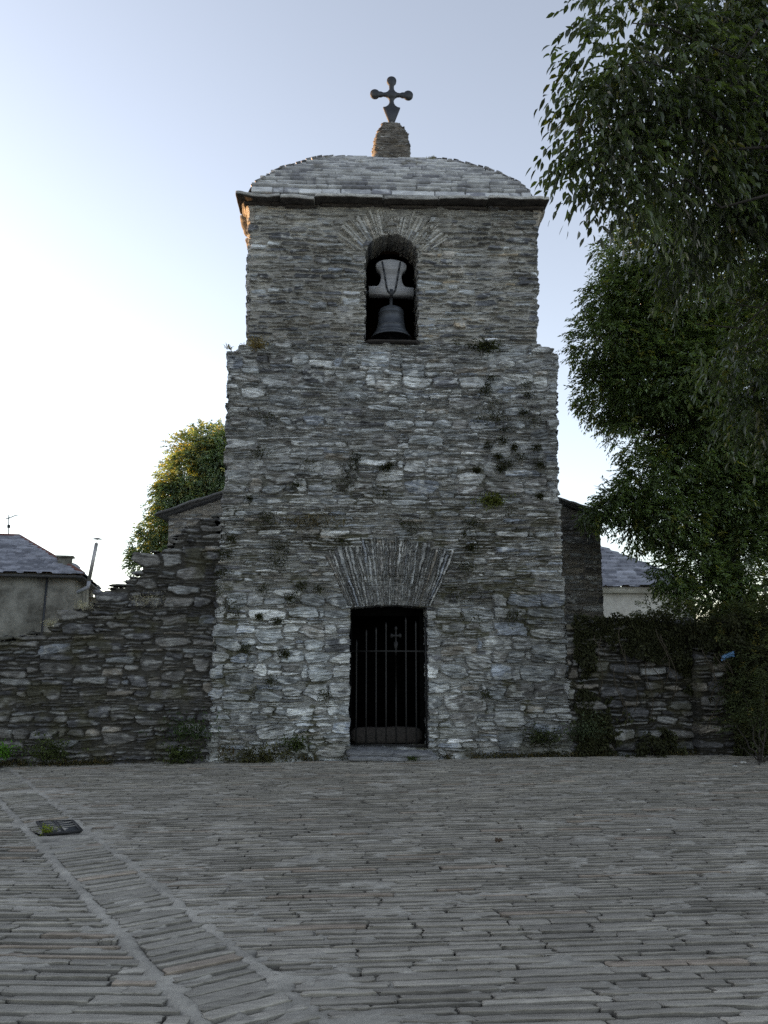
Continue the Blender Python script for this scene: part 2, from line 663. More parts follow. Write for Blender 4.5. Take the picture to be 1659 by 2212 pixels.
def front_lower():
    nx, ny = 460, 840
    z = np.linspace(-.12, Z_LEDGE + .06, ny)[:, None] + np.zeros((1, nx))
    zz = z[:, 0]
    xL = np.interp(zz, [-.2, 0, 3.95, 4.05, 6.4], [-2.52, -2.51, -2.40, -2.37, -2.40])
    xR = np.interp(zz, [-.2, 0, 3.95, 4.05, 6.4], [2.88, 2.88, 2.82, 2.785, 2.885])
    st = np.floor(zz * 9 + .8 * np.sin(zz * 7)) * 1.37
    xL = xL + .07 * (vn(st, st * 0 + 1, 4) - .5) + .04 * (fbm(zz * 14, zz * 0, 5) - .5)
    xR = xR + .07 * (vn(st + 40, st * 0 + 9, 4) - .5) + .04 * (fbm(zz * 14, zz * 0 + 7, 5) - .5)
    u = np.linspace(0, 1, nx)[None, :]
    S = lerp(xL[:, None], xR[:, None], u)
    T = z
    L = layout(-2.8, 3.2, -.2, 6.6, .025, .015, tower_sizes, 11, 10)
    H, k, f, D, fo = masonry(S, T, L, 1, mort=-.046, fol=.022, edge=.009, joint=.004, relief=.034)
    q = L['rnd'][k]
    # mortar wiped flush over parts of the wall
    wipe = sm(.42, .62, fbm(S * 1.3, T * 1.6, 77)) * (.45 + .5 * sm(2.0, 4.5, T))
    H = H + (1 - f) * wipe * .03
    w_mid = [.34, .24, .12, .13, .04, .07, .0, .10, .02]
    w_thin = [.30, .20, .06, .18, .06, .12, .0, .08, .01]
    Cm = stone_col(k, q, f, S, T, w_mid, (.20, .20, .19), 1, .42, (.40, .405, .39), fo=fo)
    Ct = stone_col(k, q, f, S, T, w_thin, (.17, .168, .155), 1, .30, (.38, .385, .37), fo=fo)
    zone = np.clip(sm(3.7, 4.3, T + .6 * (fbm(S, T, 8) - .5)) + sm(2.3, 1.7, T), 0, 1)
    C = lerp(Ct, Cm, zone[..., None])
    # weathering: a paler wash left of the door and down the middle, browner upper ledge and right flank
    wash = sm(-.2, -1.0, S) * sm(2.4, 1.9, T) * sm(.30, .6, fbm(S * 1.3, T * 2, 31))
    wash = np.maximum(wash, .8 * sm(1.7, .6, np.abs(S - .0)) * sm(4.0, 4.5, T) * sm(.38, .65, fbm(S * 1.2, T * 1.6, 32)))
    C = lerp(C, C * 1.42 + np.array((.006, .009, .011)), (wash * f)[..., None])
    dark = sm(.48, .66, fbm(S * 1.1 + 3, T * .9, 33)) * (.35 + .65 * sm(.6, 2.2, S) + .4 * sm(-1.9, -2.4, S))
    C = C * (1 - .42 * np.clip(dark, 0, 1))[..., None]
    moss = sm(.6, .68, fbm(S * 3.1, T * 4.4, 34)) * (1 - .7 * f) * sm(5.9, 3.0, T)
    C = lerp(C, np.array((.05, .048, .025)), (np.clip(moss, 0, 1) * .8)[..., None])
    foot = sm(.5, .0, T) * sm(.35, .6, fbm(S * 3, T * 5, 35))
    C = lerp(C, np.array((.055, .055, .035)), (.6 * foot)[..., None])
    C = C * np.array((.99, 1.0, 1.01))
    # flat arch of slabs on edge over the door
    hf, kf, ff, mf, qf = fan(S, T, .16, .73, 1.4, 2.48, .41, 54, 21)
    mf &= (T > DOOR[3] - .02) & (T < 3.27 + .08 * (fbm(S * 6, T * 0, 22) - .5))
    H = np.where(mf, hf + .012, H)
    Cf = stone_col(kf, qf, ff, S, T, [.32, .24, .07, .16, .02, .12, .0, .08, .0], (.16, .16, .15), 9, .22, (.38, .385, .37))
    C = np.where(mf[..., None], Cf, C)
    H = H + .05 * (fbm(S * .6, T * .6, 41) - .5)
    Y = -H + .012
    # rounded corners and worn ledge
    ew = np.minimum(S - xL[:, None], xR[:, None] - S)
    Y = Y + .05 * sm(.05, .0, ew) ** 2
    P = np.stack([S, Y, T], -1)
    ragged = .02 * (fbm(S * 3, T * 0, 61) - .5)
    lim = np.interp(S[0], [-2.6, -2.36, -2.35, -2.18, -2.17, 2.55, 2.56, 2.78, 2.79, 3.0], [6.21, 6.21, 6.30, 6.30, 6.35, 6.38, 6.33, 6.33, 6.22, 6.22])
    top = T < lim[None, :] + ragged
    wob = .03 * (fbm(T * 7, S * 0 + 3, 62) - .5)
    jam = .025 * (vn(np.floor(T * 11), T * 0 + 2, 63) - .5)
    door = (S > DOOR[0] + wob + jam) & (S < DOOR[1] + wob - jam) & (T > DOOR[2]) & (T < DOOR[3] - .045 * ((S - .15) / .57) ** 2 + .03 * (fbm(S * 16, T * 0, 64) - .5))
    keep_v = top & ~door
    return P, C, cellmask(keep_v), cellmask(mf & keep_v)


P, C, keep, arch = front_lower()
lower = MB()
sheet(lower, P, C, keep, (0, .62, 0), 14, .018, 3)
# the arch slabs become their own part: split the kept cells
lw = MB()
full = MB()
sheet(full, P, C, keep & ~arch)
da = MB()
sheet(da, P, C, keep & arch)
# keep the drawn-back outline only (second block of 'lower')
full.v.append(lower.v[1]); full.f.append(lower.f[1] - len(lower.v[0]) + full.n); full.c.append(lower.c[1]); full.n += len(lower.v[1])


def side_sheet(mb, z0, z1, xf, y0, y1, left, sizes, w, mortar, seed, dy=.022, dz=.013):
    ny, nx = int((z1 - z0) / dz), int((y1 - y0) / dy)
    T = np.linspace(z0, z1, ny)[:, None] + np.zeros((1, nx))
    S = np.linspace(y0, y1, nx)[None, :] + np.zeros((ny, 1))
    L = layout(y0 - .3, y1 + .3, z0 - .1, z1 + .2, .04, .018, sizes, seed)
    H, k, f, D, fo = masonry(S, T, L, seed, mort=-.03)
    Cc = stone_col(k, L['rnd'][k], f, S, T, w, mortar, seed, .3, fo=fo)
    X = xf(T) + (-H if left else H)
    Pp = np.stack([X, S, T], -1)
    if not left:
        Pp = Pp[:, ::1]
    sheet(mb, Pp, Cc, np.ones((ny - 1, nx - 1), bool))


W_UP = [.17, .08, .05, .30, .12, .28, .03, .02, .01]
TD = 4.3
side_sheet(full, -.1, 6.25, lambda T: np.interp(T, [0, 4, 6.4], [-2.47, -2.36, -2.36]), .04, TD, True, tower_sizes, [.26, .22, .12, .12, .1, .1, .03, .04, .01], (.22, .21, .19), 14)
side_sheet(full, -.1, 6.25, lambda T: np.interp(T, [0, 4, 6.4], [2.84, 2.77, 2.85]), .04, TD, False, tower_sizes, [.26, .22, .12, .12, .1, .1, .03, .04, .01], (.22, .21, .19), 15)
# ledge top and back
full.add(*box((.22, TD / 2 + .1, 6.19), (5.05, TD - .3, .04)), (.16, .155, .14))
full.add(*box((.2, TD, 3.1), (5.1, .2, 6.1)), (.16, .155, .14))
full.build('lower_wall', M_STONE, tower)
da.build('door_arch', M_STONE, tower)


def front_upper():
    nx, ny = 410, 370
    zz = np.linspace(Z_LEDGE - .08, Z_TOP + .03, ny)
    xL = np.interp(zz, [6.3, 8.8], [-2.12, -2.14])
    xR = np.interp(zz, [6.3, 8.8], [2.54, 2.64])
    st = np.floor(zz * 13 + .8 * np.sin(zz * 9)) * 1.37
    xL = xL + .05 * (vn(st, st * 0 + 1, 14) - .5) + .03 * (fbm(zz * 18, zz * 0, 15) - .5)
    xR = xR + .05 * (vn(st + 40, st * 0 + 9, 14) - .5) + .03 * (fbm(zz * 18, zz * 0 + 7, 15) - .5)
    u = np.linspace(0, 1, nx)[None, :]
    S = lerp(xL[:, None], xR[:, None], u)
    T = zz[:, None] + np.zeros((1, nx))
    L = layout(-2.4, 2.9, 6.1, 9.0, .025, .015, lambda z: UPP, 17, 12)
    H, k, f, D, fo = masonry(S, T, L, 5, mort=-.034, joint=.006, relief=.032, lens=.2, tilt=.2, fol=.012)
    q = L['rnd'][k]
    wipe = sm(.44, .62, fbm(S * 1.6, T * 2.2, 78)) * .9
    wipe = np.maximum(wipe, sm(8.45, 8.65, T + .25 * (fbm(S * 2, T * 2, 79) - .5)) * sm(1.3, .5, np.abs(S - .2)))
    H = H + (1 - f) * wipe * .018
    # mortar smeared over the edges of the stones
    sme = wipe * sm(.47, .62, fbm(S * 7, T * 15, 80))
    top_m = sm(8.05, 8.5, T + .5 * (fbm(S * 1.5, T * 1.5, 84) - .5)) * sm(1.7, .8, np.abs(S - .2)) * sm(.36, .5, fbm(S * 8, T * 15, 85))
    sme = np.maximum(sme, top_m)
    f2 = f * (1 - .88 * sme)
    H = H * (1 - .45 * top_m)
    C = stone_col(k, q, f2, S, T, W_UP, (.235, .222, .192), 5, .2, (.36, .355, .325), fo=fo)
    C = C * lerp(1.0, .72, sm(.4, .65, fbm(S * .9, T * .8, 81)))[..., None]
    C = C * np.array((.97, 1.0, 1.04))
    # radiating slabs over the bell opening
    hf, kf, ff, mf, qf = fan(S, T, .2, 7.55, .5, 1.12, 1.0, 44, 25, 8.76)
    mf &= (T > 7.95) & (np.abs(S - .2) < .98)
    m2 = mf & (fbm(S * 5, T * 5, 82) < .60)
    smf = np.maximum(sm(.42, .56, fbm(S * 7, T * 7, 83)), sm(.75, 1.15, np.hypot(S - .2, T - 7.55)))
    ff2 = ff * (1 - .7 * smf)
    Cf = stone_col(kf, qf, ff2, S, T, [.26, .2, .1, .16, .1, .14, .0, .02, .02], (.26, .25, .22), 10, .25, (.38, .375, .345))
    H = np.where(m2, hf * .6 + .004, H)
    C = np.where(m2[..., None], Cf, C)
    H = H + .04 * (fbm(S * .7, T * .7, 42) - .5)
    Y = -H + .035
    ew = np.minimum(S - xL[:, None], xR[:, None] - S)
    Y = Y + .05 * sm(.05, .0, ew) ** 2
    P = np.stack([S, Y, T], -1)
    bx = (BELL[0] + BELL[1]) / 2
    hw = (BELL[1] - BELL[0]) / 2
    wob = .03 * (fbm(T * 9, S * 0 + 3, 65) - .5) + .035 * (vn(np.floor(T * 16), T * 0 + 2, 66) - .5)
    inx = (np.abs(S - bx + wob) < hw)
    arc = BELL[3] + BELL[4] * np.sqrt(np.clip(1 - ((S - bx) / hw) ** 2, 0, 1)) + .03 * (fbm(S * 18, T * 0, 67) - .5)
    hole = inx & (T > BELL[2]) & (T < arc)
    keep_v = ~hole
    return P, C, cellmask(keep_v), cellmask(m2 & keep_v)


P, C, keep, arch = front_upper()
tmp = MB(); sheet(tmp, P, C, keep, (0, .66, 0), 14, .02, 5)
up = MB(); sheet(up, P, C, keep & ~arch)
ba = MB(); sheet(ba, P, C, keep & arch)
up.v.append(tmp.v[1]); up.f.append(tmp.f[1] - len(tmp.v[0]) + up.n); up.c.append(tmp.c[1]); up.n += len(tmp.v[1])
side_sheet(up, 6.15, 8.85, lambda T: np.interp(T, [6.3, 8.8], [-2.08, -2.10]), .06, TD - .25, True, lambda z: THIN, W_UP, (.235, .222, .195), 18)
side_sheet(up, 6.15, 8.85, lambda T: np.interp(T, [6.3, 8.8], [2.50, 2.60]), .06, TD - .25, False, lambda z: THIN, W_UP, (.235, .222, .195), 19)
up.add(*box((.2, TD - .3, 7.5), (4.5, .2, 2.6)), (.16, .155, .14))
up.build('upper_wall', M_STONE, tower)
ba.build('bell_arch', M_STONE, tower)


def room(x0, x1, y0, y1, z0, z1, hole=None):
    """a dark room behind an opening: inward faces, open towards the front where hole=(x0,x1,z0,z1)"""
    m = MB()
    t = .18
    m.add(*box(((x0 + x1) / 2, y1 + t / 2, (z0 + z1) / 2), (x1 - x0 + 2 * t, t, z1 - z0 + 2 * t)))
    m.add(*box((x0 - t / 2, (y0 + y1) / 2, (z0 + z1) / 2), (t, y1 - y0, z1 - z0 + 2 * t)))
    m.add(*box((x1 + t / 2, (y0 + y1) / 2, (z0 + z1) / 2), (t, y1 - y0, z1 - z0 + 2 * t)))
    m.add(*box(((x0 + x1) / 2, (y0 + y1) / 2, z0 - t / 2), (x1 - x0, y1 - y0, t)))
    m.add(*box(((x0 + x1) / 2, (y0 + y1) / 2, z1 + t / 2), (x1 - x0, y1 - y0, t)))
    hx0, hx1, hz0, hz1 = hole
    yb = y0 + .03
    m.add(*box(((x0 + hx0) / 2, yb, (z0 + z1) / 2), (hx0 - x0, .06, z1 - z0)))
    m.add(*box(((x1 + hx1) / 2, yb, (z0 + z1) / 2), (x1 - hx1, .06, z1 - z0)))
    m.add(*box(((hx0 + hx1) / 2, yb, (z1 + hz1) / 2), (hx1 - hx0, .06, z1 - hz1)))
    if hz0 > z0:
        m.add(*box(((hx0 + hx1) / 2, yb, (z0 + hz0) / 2), (hx1 - hx0, .06, hz0 - z0)))
    return m


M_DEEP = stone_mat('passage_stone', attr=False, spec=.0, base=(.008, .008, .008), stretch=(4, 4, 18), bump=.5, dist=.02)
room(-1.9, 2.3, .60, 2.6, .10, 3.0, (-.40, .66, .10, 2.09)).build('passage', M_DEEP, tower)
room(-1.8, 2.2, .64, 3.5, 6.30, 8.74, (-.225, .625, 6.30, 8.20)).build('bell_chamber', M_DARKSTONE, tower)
obj('threshold', *lump((.14, .60, .27), (1.10, .12, .25), (14, 3, 4), .012, 4), M_WOOD, tower, smooth=False)
s = MB()
for i, (x, y, z, a, b, c) in enumerate([(-.12, .12, .09, .72, .75, .10), (.48, .10, .075, .62, .8, .10), (-.2, -.16, .03, .5, .3, .07), (.22, -.17, .022, .42, .26, .07), (.62, -.14, .03, .42, .28, .07)]):
    V, Fc = lump((x, y, z), (a, b, c), (12, 8, 3), .012, 30 + i)
    s.add(V, Fc, np.array((.12, .122, .125)) * (.8 + .1 * i))
s.build('doorstep', M_STONE, tower)
V, Fc = lump((.2, .22, 6.375), (.90, .62, .045), (18, 8, 2), .008, 41)
obj('window_sill', V, Fc, M_WOOD, tower)

# cornice: big slate slabs on the front, hollow-curved stone corbels on the flanks
cor = MB()
xs = [-2.32, -1.60, -1.05, .06, .95, 1.75, 2.76]
for i in range(6):
    x0, x1 = xs[i], xs[i + 1]
    th = [.06, .075, .06, .07, .065, .06][i]
    zt = [8.80, 8.775, 8.80, 8.805, 8.80, 8.815][i]
    V, Fc = lump(((x0 + x1) / 2, .13, zt - th / 2), (x1 - x0 - .004, .66, th), (40, 10, 3), .007, 60 + i, 40)
    _bot = V[:, 2] < zt - th * .8
    V[:, 2] += .085 * (fbm(V[:, 0] * 2.2, V[:, 0] * 0, 66, 2) - .5) + .012 * (fbm(V[:, 0] * 14, V[:, 2] * 9, 67) - .5)
    V[:, 1] += np.where(V[:, 1] < 0, 1, 0) * (.05 * (fbm(V[:, 0] * 5, V[:, 2] * 6, 68) - .5) - .02 * ((i * 7) % 3 - 1))
    cc = np.array((.27, .265, .245)) * (.7 + .2 * (i % 3)) * (.6 + .8 * fbm(V[:, 0] * 9, V[:, 2] * 30 + V[:, 1] * 9, 69))[:, None]
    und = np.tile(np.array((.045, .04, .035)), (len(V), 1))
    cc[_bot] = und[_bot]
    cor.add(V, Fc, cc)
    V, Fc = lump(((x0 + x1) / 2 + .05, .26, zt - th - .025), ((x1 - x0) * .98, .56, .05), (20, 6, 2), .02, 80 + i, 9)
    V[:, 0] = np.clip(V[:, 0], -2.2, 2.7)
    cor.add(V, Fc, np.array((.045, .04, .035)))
for sgn in (-1, 1):
    for j in range(5):
        y0 = .5 + j * .78
        xo = -2.19 if sgn < 0 else 2.63
        V, Fc = lump((xo, y0 + .36, 8.765), (.3, .76, .07), (4, 10, 3), .018, 100 + j)
        cor.add(V, Fc, (.17, .165, .155))
    # corbel block: hollow profile swept along the flank, its near end turned round the corner
    tt = np.linspace(0, 1, 26)
    ys = np.concatenate([np.linspace(.045, .30, 14), np.linspace(.36, TD - .3, 40)])
    pr = np.stack([.17 * (1 - np.sqrt(np.clip(1 - (1 - tt) ** 2, 0, 1))) ** .75 * 1.0, -.36 * tt], 1)
    base = -2.075 if sgn < 0 else 2.585
    S_, T_ = np.meshgrid(ys, tt * .5)
    ox = np.repeat(pr[:, 0][:, None], len(ys), 1)
    turn = np.clip((S_ - .045) / .22, 0, 1)
    ox = ox * (.42 + .58 * np.sqrt(1 - (1 - turn) ** 2)) + .02
    ox = ox + .018 * (fbm(S_ * 9, T_ * 26, 45 + sgn) - .5) * 2
    Pp = np.stack([base + sgn * ox, S_, 8.74 + np.repeat(pr[:, 1][:, None], len(ys), 1)], -1)
    Cc = np.zeros(Pp.shape) + np.array((.22, .195, .16)) * (.6 + .8 * fbm(S_ * 7, T_ * 16, 47))[..., None]
    sheet(cor, Pp, Cc, np.ones((25, len(ys) - 1), bool))
    # near end cap
    e = Pp[:, 0]
    cap = np.concatenate([e, np.stack([np.full(26, base - sgn * .05), e[:, 1], e[:, 2]], 1)])
    cor.add(cap, np.array([(i, i + 1, 27 + i, 26 + i) for i in range(25)]), (.19, .175, .15))
cor.build('cornice', M_STONE, tower)

# domed slate roof, coursed, with stepped hips
RC = np.array((.205, 2.2, 8.79))
_pw = np.array([(2.12, 0), (2.125, .13), (2.05, .24), (1.93, .41), (1.74, .65), (1.52, .88), (1.14, 1.24), (.75, 1.52), (.3, 1.70), (0, 1.72)])
_pl = np.concatenate([[0], np.cumsum(np.hypot(np.diff(_pw[:, 0]), np.diff(_pw[:, 1])))])
_tt = np.linspace(0, _pl[-1], 400)
_ker = np.hanning(31) / np.hanning(31).sum()
cw_ = np.convolve(np.pad(np.interp(_tt, _pl, _pw[:, 0]), 15, mode='edge'), _ker, 'valid')
cz_ = np.convolve(np.pad(np.interp(_tt, _pl, _pw[:, 1]), 15, mode='edge'), _ker, 'valid')
RA = 2.27
cw_ = cw_ * RA / 2.12
cz_ = cz_ * 1.065
arcl = np.concatenate([[0], np.cumsum(np.hypot(np.diff(cw_), np.diff(cz_)))])


def roof_side(mb, rot, seed, dx=.02, dt=.0115):
    tmax = arcl[-1] - .25
    ny, nx = int(tmax / dt), int(2 * RA / dx)
    T = np.linspace(0, tmax, ny)[:, None] + np.zeros((1, nx))
    S = np.linspace(-RA, RA, nx)[None, :] + np.zeros((ny, 1))
    rng = np.random.default_rng(seed)
    hs = rng.uniform(.09, .145, 60)
    hs[0] = .15
    ed = np.concatenate([[0], np.cumsum(hs)])
    wob = .012 * 2 * (fbm(S * 1.5, T * 2, seed) - .5) + .004 * (fbm(S * 20, T * 20, seed + 1) - .5)
    kr = np.clip(np.searchsorted(ed, np.clip(T + wob * sm(0, .12, T), 1e-4, 99)) - 1, 0, 59)
    fr = (T + wob * sm(0, .12, T) - ed[kr]) / hs[kr]
    # stones along each course
    brk = [np.cumsum(rng.uniform(.16, .55, 40)) - 3.2 + rng.uniform(-.3, .3) for _ in range(60)]
    kc = np.zeros(S.shape, int)
    dd = np.zeros(S.shape)
    Sw = S + .02 * (fbm(S * 9, T * 9, seed + 2) - .5)
    for r in range(60):
        m = kr == r
        if m.any():
            j = np.searchsorted(brk[r], Sw[m])
            kc[m] = j
            b = brk[r]
            dd[m] = np.minimum(np.abs(Sw[m] - b[np.clip(j - 1, 0, 39)]), np.abs(b[np.clip(j, 0, 39)] - Sw[m]))
    key = kr * 41 + kc
    q = rng.random((60 * 41, 6))[key]
    f = sm(.001, .010, dd + .004 * (q[..., 5])) 
    h = .062 * (1 - fr) + .03 * (q[..., 0] - .5) + .012 * (fbm(S * 10, T * 14, seed + 3) - .5)
    h = h - .05 * (1 - f) - .085 * sm(.2, .02, fr)
    w = np.interp(T, arcl, cw_)
    z = np.interp(T, arcl, cz_)
    dw = np.gradient(w, axis=0)
    dz_ = np.gradient(z, axis=0)
    ln = np.hypot(dw, dz_) + 1e-9
    nw, nz = dz_ / ln, -dw / ln
    Yl = -(w + h * nw)
    Zl = z + h * nz
    wq = np.interp(ed[kr], arcl, cw_) + .035 + .03 * (q[..., 2] - .5)
    Sc = np.clip(S, -wq, wq)
    Pl = np.stack([Sc, Yl, Zl], -1) @ np.array(rot).T + RC
    base = lerp(np.array((.38, .385, .38)), np.array((.13, .132, .146)), (q[..., 1] ** 1.3)[..., None])
    base = lerp(base, np.array((.40, .405, .40)), (sm(.5, .72, fbm(S * 8, T * 14, seed + 5)) * .75)[..., None])
    base = base * (.75 + .5 * fbm(S * 5, T * 12, seed + 6))[..., None]
    base = lerp(base, np.array((.10, .09, .065)), (sm(.62, .75, fbm(S * 4, T * 6, seed + 7)) * sm(.4, 1.4, T) * .6)[..., None])
    base = lerp(base, np.array((.05, .05, .045)), (np.clip(1 - f + sm(.16, .05, fr), 0, 1) * .8)[..., None])
    kv = np.abs(S) < wq + .03
    sheet(mb, Pl, base, cellmask(kv))


roof = MB()
for i in range(4):
    roof_side(roof, rotz(i * math.pi / 2), 50 + i * 11, *((.016, .0105) if i == 0 else (.035, .02)))
roof.build('roof', M_SLATE, tower)

# pinnacle of thin stones
pin = MB()
npn, nt_ = 150, 130
per = np.linspace(0, 2 * math.pi, npn + 1)
T = np.linspace(0, 1.36, nt_)[:, None] + np.zeros((1, npn + 1))
A = per[None, :] + np.zeros((nt_, 1))
rad = np.interp(T, [0, .55, .88, 1.02, 1.16, 1.27, 1.36], [.355, .36, .355, .33, .265, .215, .16])
pw = 9.0
ra = (np.abs(np.cos(A)) ** pw + np.abs(np.sin(A)) ** pw) ** (-1 / pw)
S = A * .42
L = layout(-.2, 2.9, -.1, 1.6, .03, .016, lambda z: [(.3, .12, .26, .035, .06), (.7, .1, .3, .016, .04)], 71)
H, k, f, D, fo = masonry(S, T, L, 71, mort=-.03, warp=(.01, .01))
stp = .03 * (vn(np.floor(T * 16), np.floor(A * 1.4), 72) - .5)
rr = rad * ra + H * .9 + stp
C = .62 * stone_col(k, L['rnd'][k], f, S, T, [.2, .05, .02, .3, .2, .25, .03, 0, 0], (.14, .125, .105), 71, .15, fo=fo)
Pp = np.stack([RC[0] + .10 + rr * np.cos(A), RC[1] + rr * np.sin(A), 10.26 + T], -1)
Pp[:, -1] = Pp[:, 0]
sheet(pin, Pp, C, np.ones((nt_ - 1, npn), bool))
V, Fc = lump((RC[0] + .10, RC[1], 11.595), (.30, .30, .05), (8, 8, 2), .012, 6)
pin.add(V, Fc, (.17, .165, .155))
pin.build('pinnacle', M_STONE, tower)

# iron gate in the doorway, hinged right, standing a little askew
gate = bpy.data.objects.new('iron_gate', None)
COL.objects.link(gate)
gate.parent = tower
ORG[gate.name] = ORG[tower.name]
ga, gb = np.array((.715, .09)), np.array((-.40, .34))


def gpt(t, z):
    p = ga + (gb - ga) * t
    return np.array((p[0], p[1], z))


tops = [1.55, 2.0, 2.06, 1.62, 1.99, 1.91, 1.88, 1.72]
for i in range(8):
    t = .005 + i * .1335
    if i == 0:
        V, Fc = tube([gpt(t, .15), gpt(t, 2.05)], .016, 8)
        obj('gate_post', V, Fc, M_GATE, gate)
        continue
    zt = tops[i] if i != 3 else 1.75
    if i == 3:
        zt = 1.60
    zs = [.16, .8, 1.5, zt - .12, zt - .05, zt]
    V, Fc = tube([gpt(t, z) for z in zs], [.0115, .011, .011, .0115, .014, .003], 8)
    obj('bar', V, Fc, M_GATE, gate)
for z, dz in ((1.545, 0.0), (.165, .0)):
    V, Fc = tube([gpt(0, z), gpt(.5, z + .003), gpt(1, z)], .013, 6)
    obj('rail', V, Fc, M_GATE, gate)


def flat_cross(c, s, th, xdir, parent, name, mat, xs=1.0):
    """a cross of iron plate: round-ended arms with hollow sides over a tapering wedge; outline in (a, z), extruded"""
    out = []

    def disc(cx, cz, r, a0, a1, n=14):
        for i in range(n + 1):
            a = math.radians(a0 + (a1 - a0) * i / n)
            out.append((cx + r * math.cos(a), cz + r * math.sin(a)))

    def hollow(cx, cz, r, a0, a1, n=8):
        disc(cx, cz, r, a0, a1, n)
    # going clockwise from the foot's tip, right side upwards
    R, K = .115, .34           # end disc radius and reach
    out += [(-.02, 0), (.02, 0)]
    out += [(.205, .515), (.14, .53), (.085, .57), (.058, .62), (.05, .67)]
    hy = .86                   # crossing height
    out += [(.058, .735), (.09, .785), (.14, .815), (.20, .822), (.25, .80)]
    disc(.40, hy, R, -148, 148, 16)
    out += [(.25, .92), (.20, .898), (.14, .905), (.09, .935), (.058, .985), (.055, 1.03)]
    disc(0, 1.22, R, -58, 238, 16)
    out += [(-.055, 1.03), (-.058, .985), (-.09, .935), (-.14, .905), (-.20, .898), (-.25, .92)]
    disc(-.40, hy, R, 32, 328, 16)
    out += [(-.25, .80), (-.20, .822), (-.14, .815), (-.09, .785), (-.058, .735), (-.05, .67), (-.058, .62), (-.085, .57), (-.14, .53), (-.205, .515)]
    out = np.array(out) * s * np.array((xs, 1))
    x = np.array([xdir[0], xdir[1], 0.0])
    nrm = np.array([-xdir[1], xdir[0], 0.0])
    Pn = np.array(c) + out[:, :1] * x + out[:, 1:] * np.array((0, 0, 1.0))
    import bmesh
    bm = bmesh.new()
    a = [bm.verts.new(p - nrm * th / 2) for p in Pn]
    f = bm.faces.new(a)
    r = bmesh.ops.extrude_face_region(bm, geom=[f])
    for v in r['geom']:
        if isinstance(v, bmesh.types.BMVert):
            v.co += Vector(nrm * th)
    bmesh.ops.recalc_face_normals(bm, faces=bm.faces)
    bmesh.ops.triangulate(bm, faces=[g for g in bm.faces if len(g.verts) > 4])
    V = np.array([v.co[:] for v in bm.verts])
    Fc = [tuple(v.index for v in g.verts) for g in bm.faces]
    bm.verts.index_update()
    Fc = [tuple(v.index for v in g.verts) for g in bm.faces]
    bm.free()
    return obj(name, V, Fc, mat, parent) if parent is not None else obj(name, V, Fc, mat, None, loc=c)


dg = (ga - gb) / np.linalg.norm(ga - gb)
flat_cross(gpt(.005 + 3 * .1335, 1.52), .30, .012, dg, gate, 'cross_ornament', M_GATE, .55)

ic = flat_cross((RC[0] + .11, RC[1], 11.60), .82, .05, np.array((math.cos(.02), math.sin(.02))), None, 'iron_cross', M_IRON)
tag(ic, 'dark iron cross with round ended arms on top of the stone pinnacle', 'cross')

# ------------------------------------------------------------------ the bell
bell = thing('church_bell', 'bronze bell hanging from grey wooden headstock in the arched tower opening', 'bell', (.2, .34, 6.42))
bc = (.205, .34, 6.565)
prof = [(.0, .545), (.05, .545), (.12, .53), (.175, .50), (.198, .465), (.204, .462), (.206, .452), (.200, .448), (.203, .42), (.209, .417), (.209, .408), (.204, .405), (.212, .30), (.224, .205), (.231, .202), (.233, .19), (.228, .186), (.25, .12), (.268, .092), (.277, .09), (.28, .078), (.276, .074), (.29, .06), (.325, .015), (.33, 0), (.315, -.008), (.285, .03), (.235, .12), (.205, .22), (.19, .35), (.18, .45), (.12, .50), (0, .51)]
V, Fc = lathe(prof, bc, 56)
obj('bell_body', V, Fc, M_BRONZE, bell, smooth=True)
V, Fc = tube([np.array(bc) + (0, 0, .53), np.array(bc) + (0, 0, .60), np.array(bc) + (0, 0, .70)], [.045, .026, .03], 10)
obj('crown', V, Fc, M_IRON, bell)
V, Fc = lathe([(0, .44), (.012, .43), (.012, .10), (.045, .05), (.05, 0), (.03, -.035), (0, -.04)], bc, 16)
obj('clapper', V, Fc, M_IRON, bell, smooth=True)
# headstock outline (half), z from its foot
hb = 7.29
half = [(.365, 0), (.365, .135), (.235, .14), (.20, .17), (.175, .23), (.165, .30), (.17, .36), (.19, .41), (.23, .45), (.25, .49), (.245, .53), (.20, .57), (.12, .60), (.0, .615)]
oc = np.array(half + [(-a, b) for a, b in half[::-1][1:]])
yk0, yk1 = .26, .42
n = len(oc)
V = np.concatenate([np.stack([bc[0] + oc[:, 0], np.full(n, y), hb + oc[:, 1]], 1) for y in (yk0, yk1)])
V[:, 2] -= (V[:, 0] - bc[0]) * .02
Fs = [tuple(range(n)), tuple(range(2 * n - 1, n - 1, -1))] + [(i, n + i, n + (i + 1) % n, (i + 1) % n) for i in range(n)]
hs_ = obj('headstock', V, Fs, M_YOKE, bell)
for sgn in (-1, 1):
    pts = [(sgn * .150, .565), (sgn * .125, .42), (sgn * .098, .25), (sgn * .075, .12), (sgn * .055, .05), (sgn * .02, .02)]
    m = MB()
    for (a, b), (c_, d_) in zip(pts[:-1], pts[1:]):
        l = math.hypot(c_ - a, d_ - b)
        an = math.atan2(d_ - b, c_ - a)
        R = np.array([[math.cos(an), 0, -math.sin(an)], [0, 1, 0], [math.sin(an), 0, math.cos(an)]])
        m.add(*box((bc[0] + (a + c_) / 2, yk0 - .008, hb + (b + d_) / 2), (l + .012, .014, .026), R))
    st = m.build('iron_strap', M_IRON, bell)
V, Fc = box((bc[0], yk0 - .012, hb + .03), (.05, .03, .11))
obj('hanger', V, Fc, M_IRON, bell)
for sgn in (-1, 1):
    V, Fc = tube([(bc[0] + sgn * .36, .34, hb + .06), (bc[0] + sgn * .50, .34, hb + .06)], .03, 10)
    obj('axle', V, Fc, M_IRON, bell)

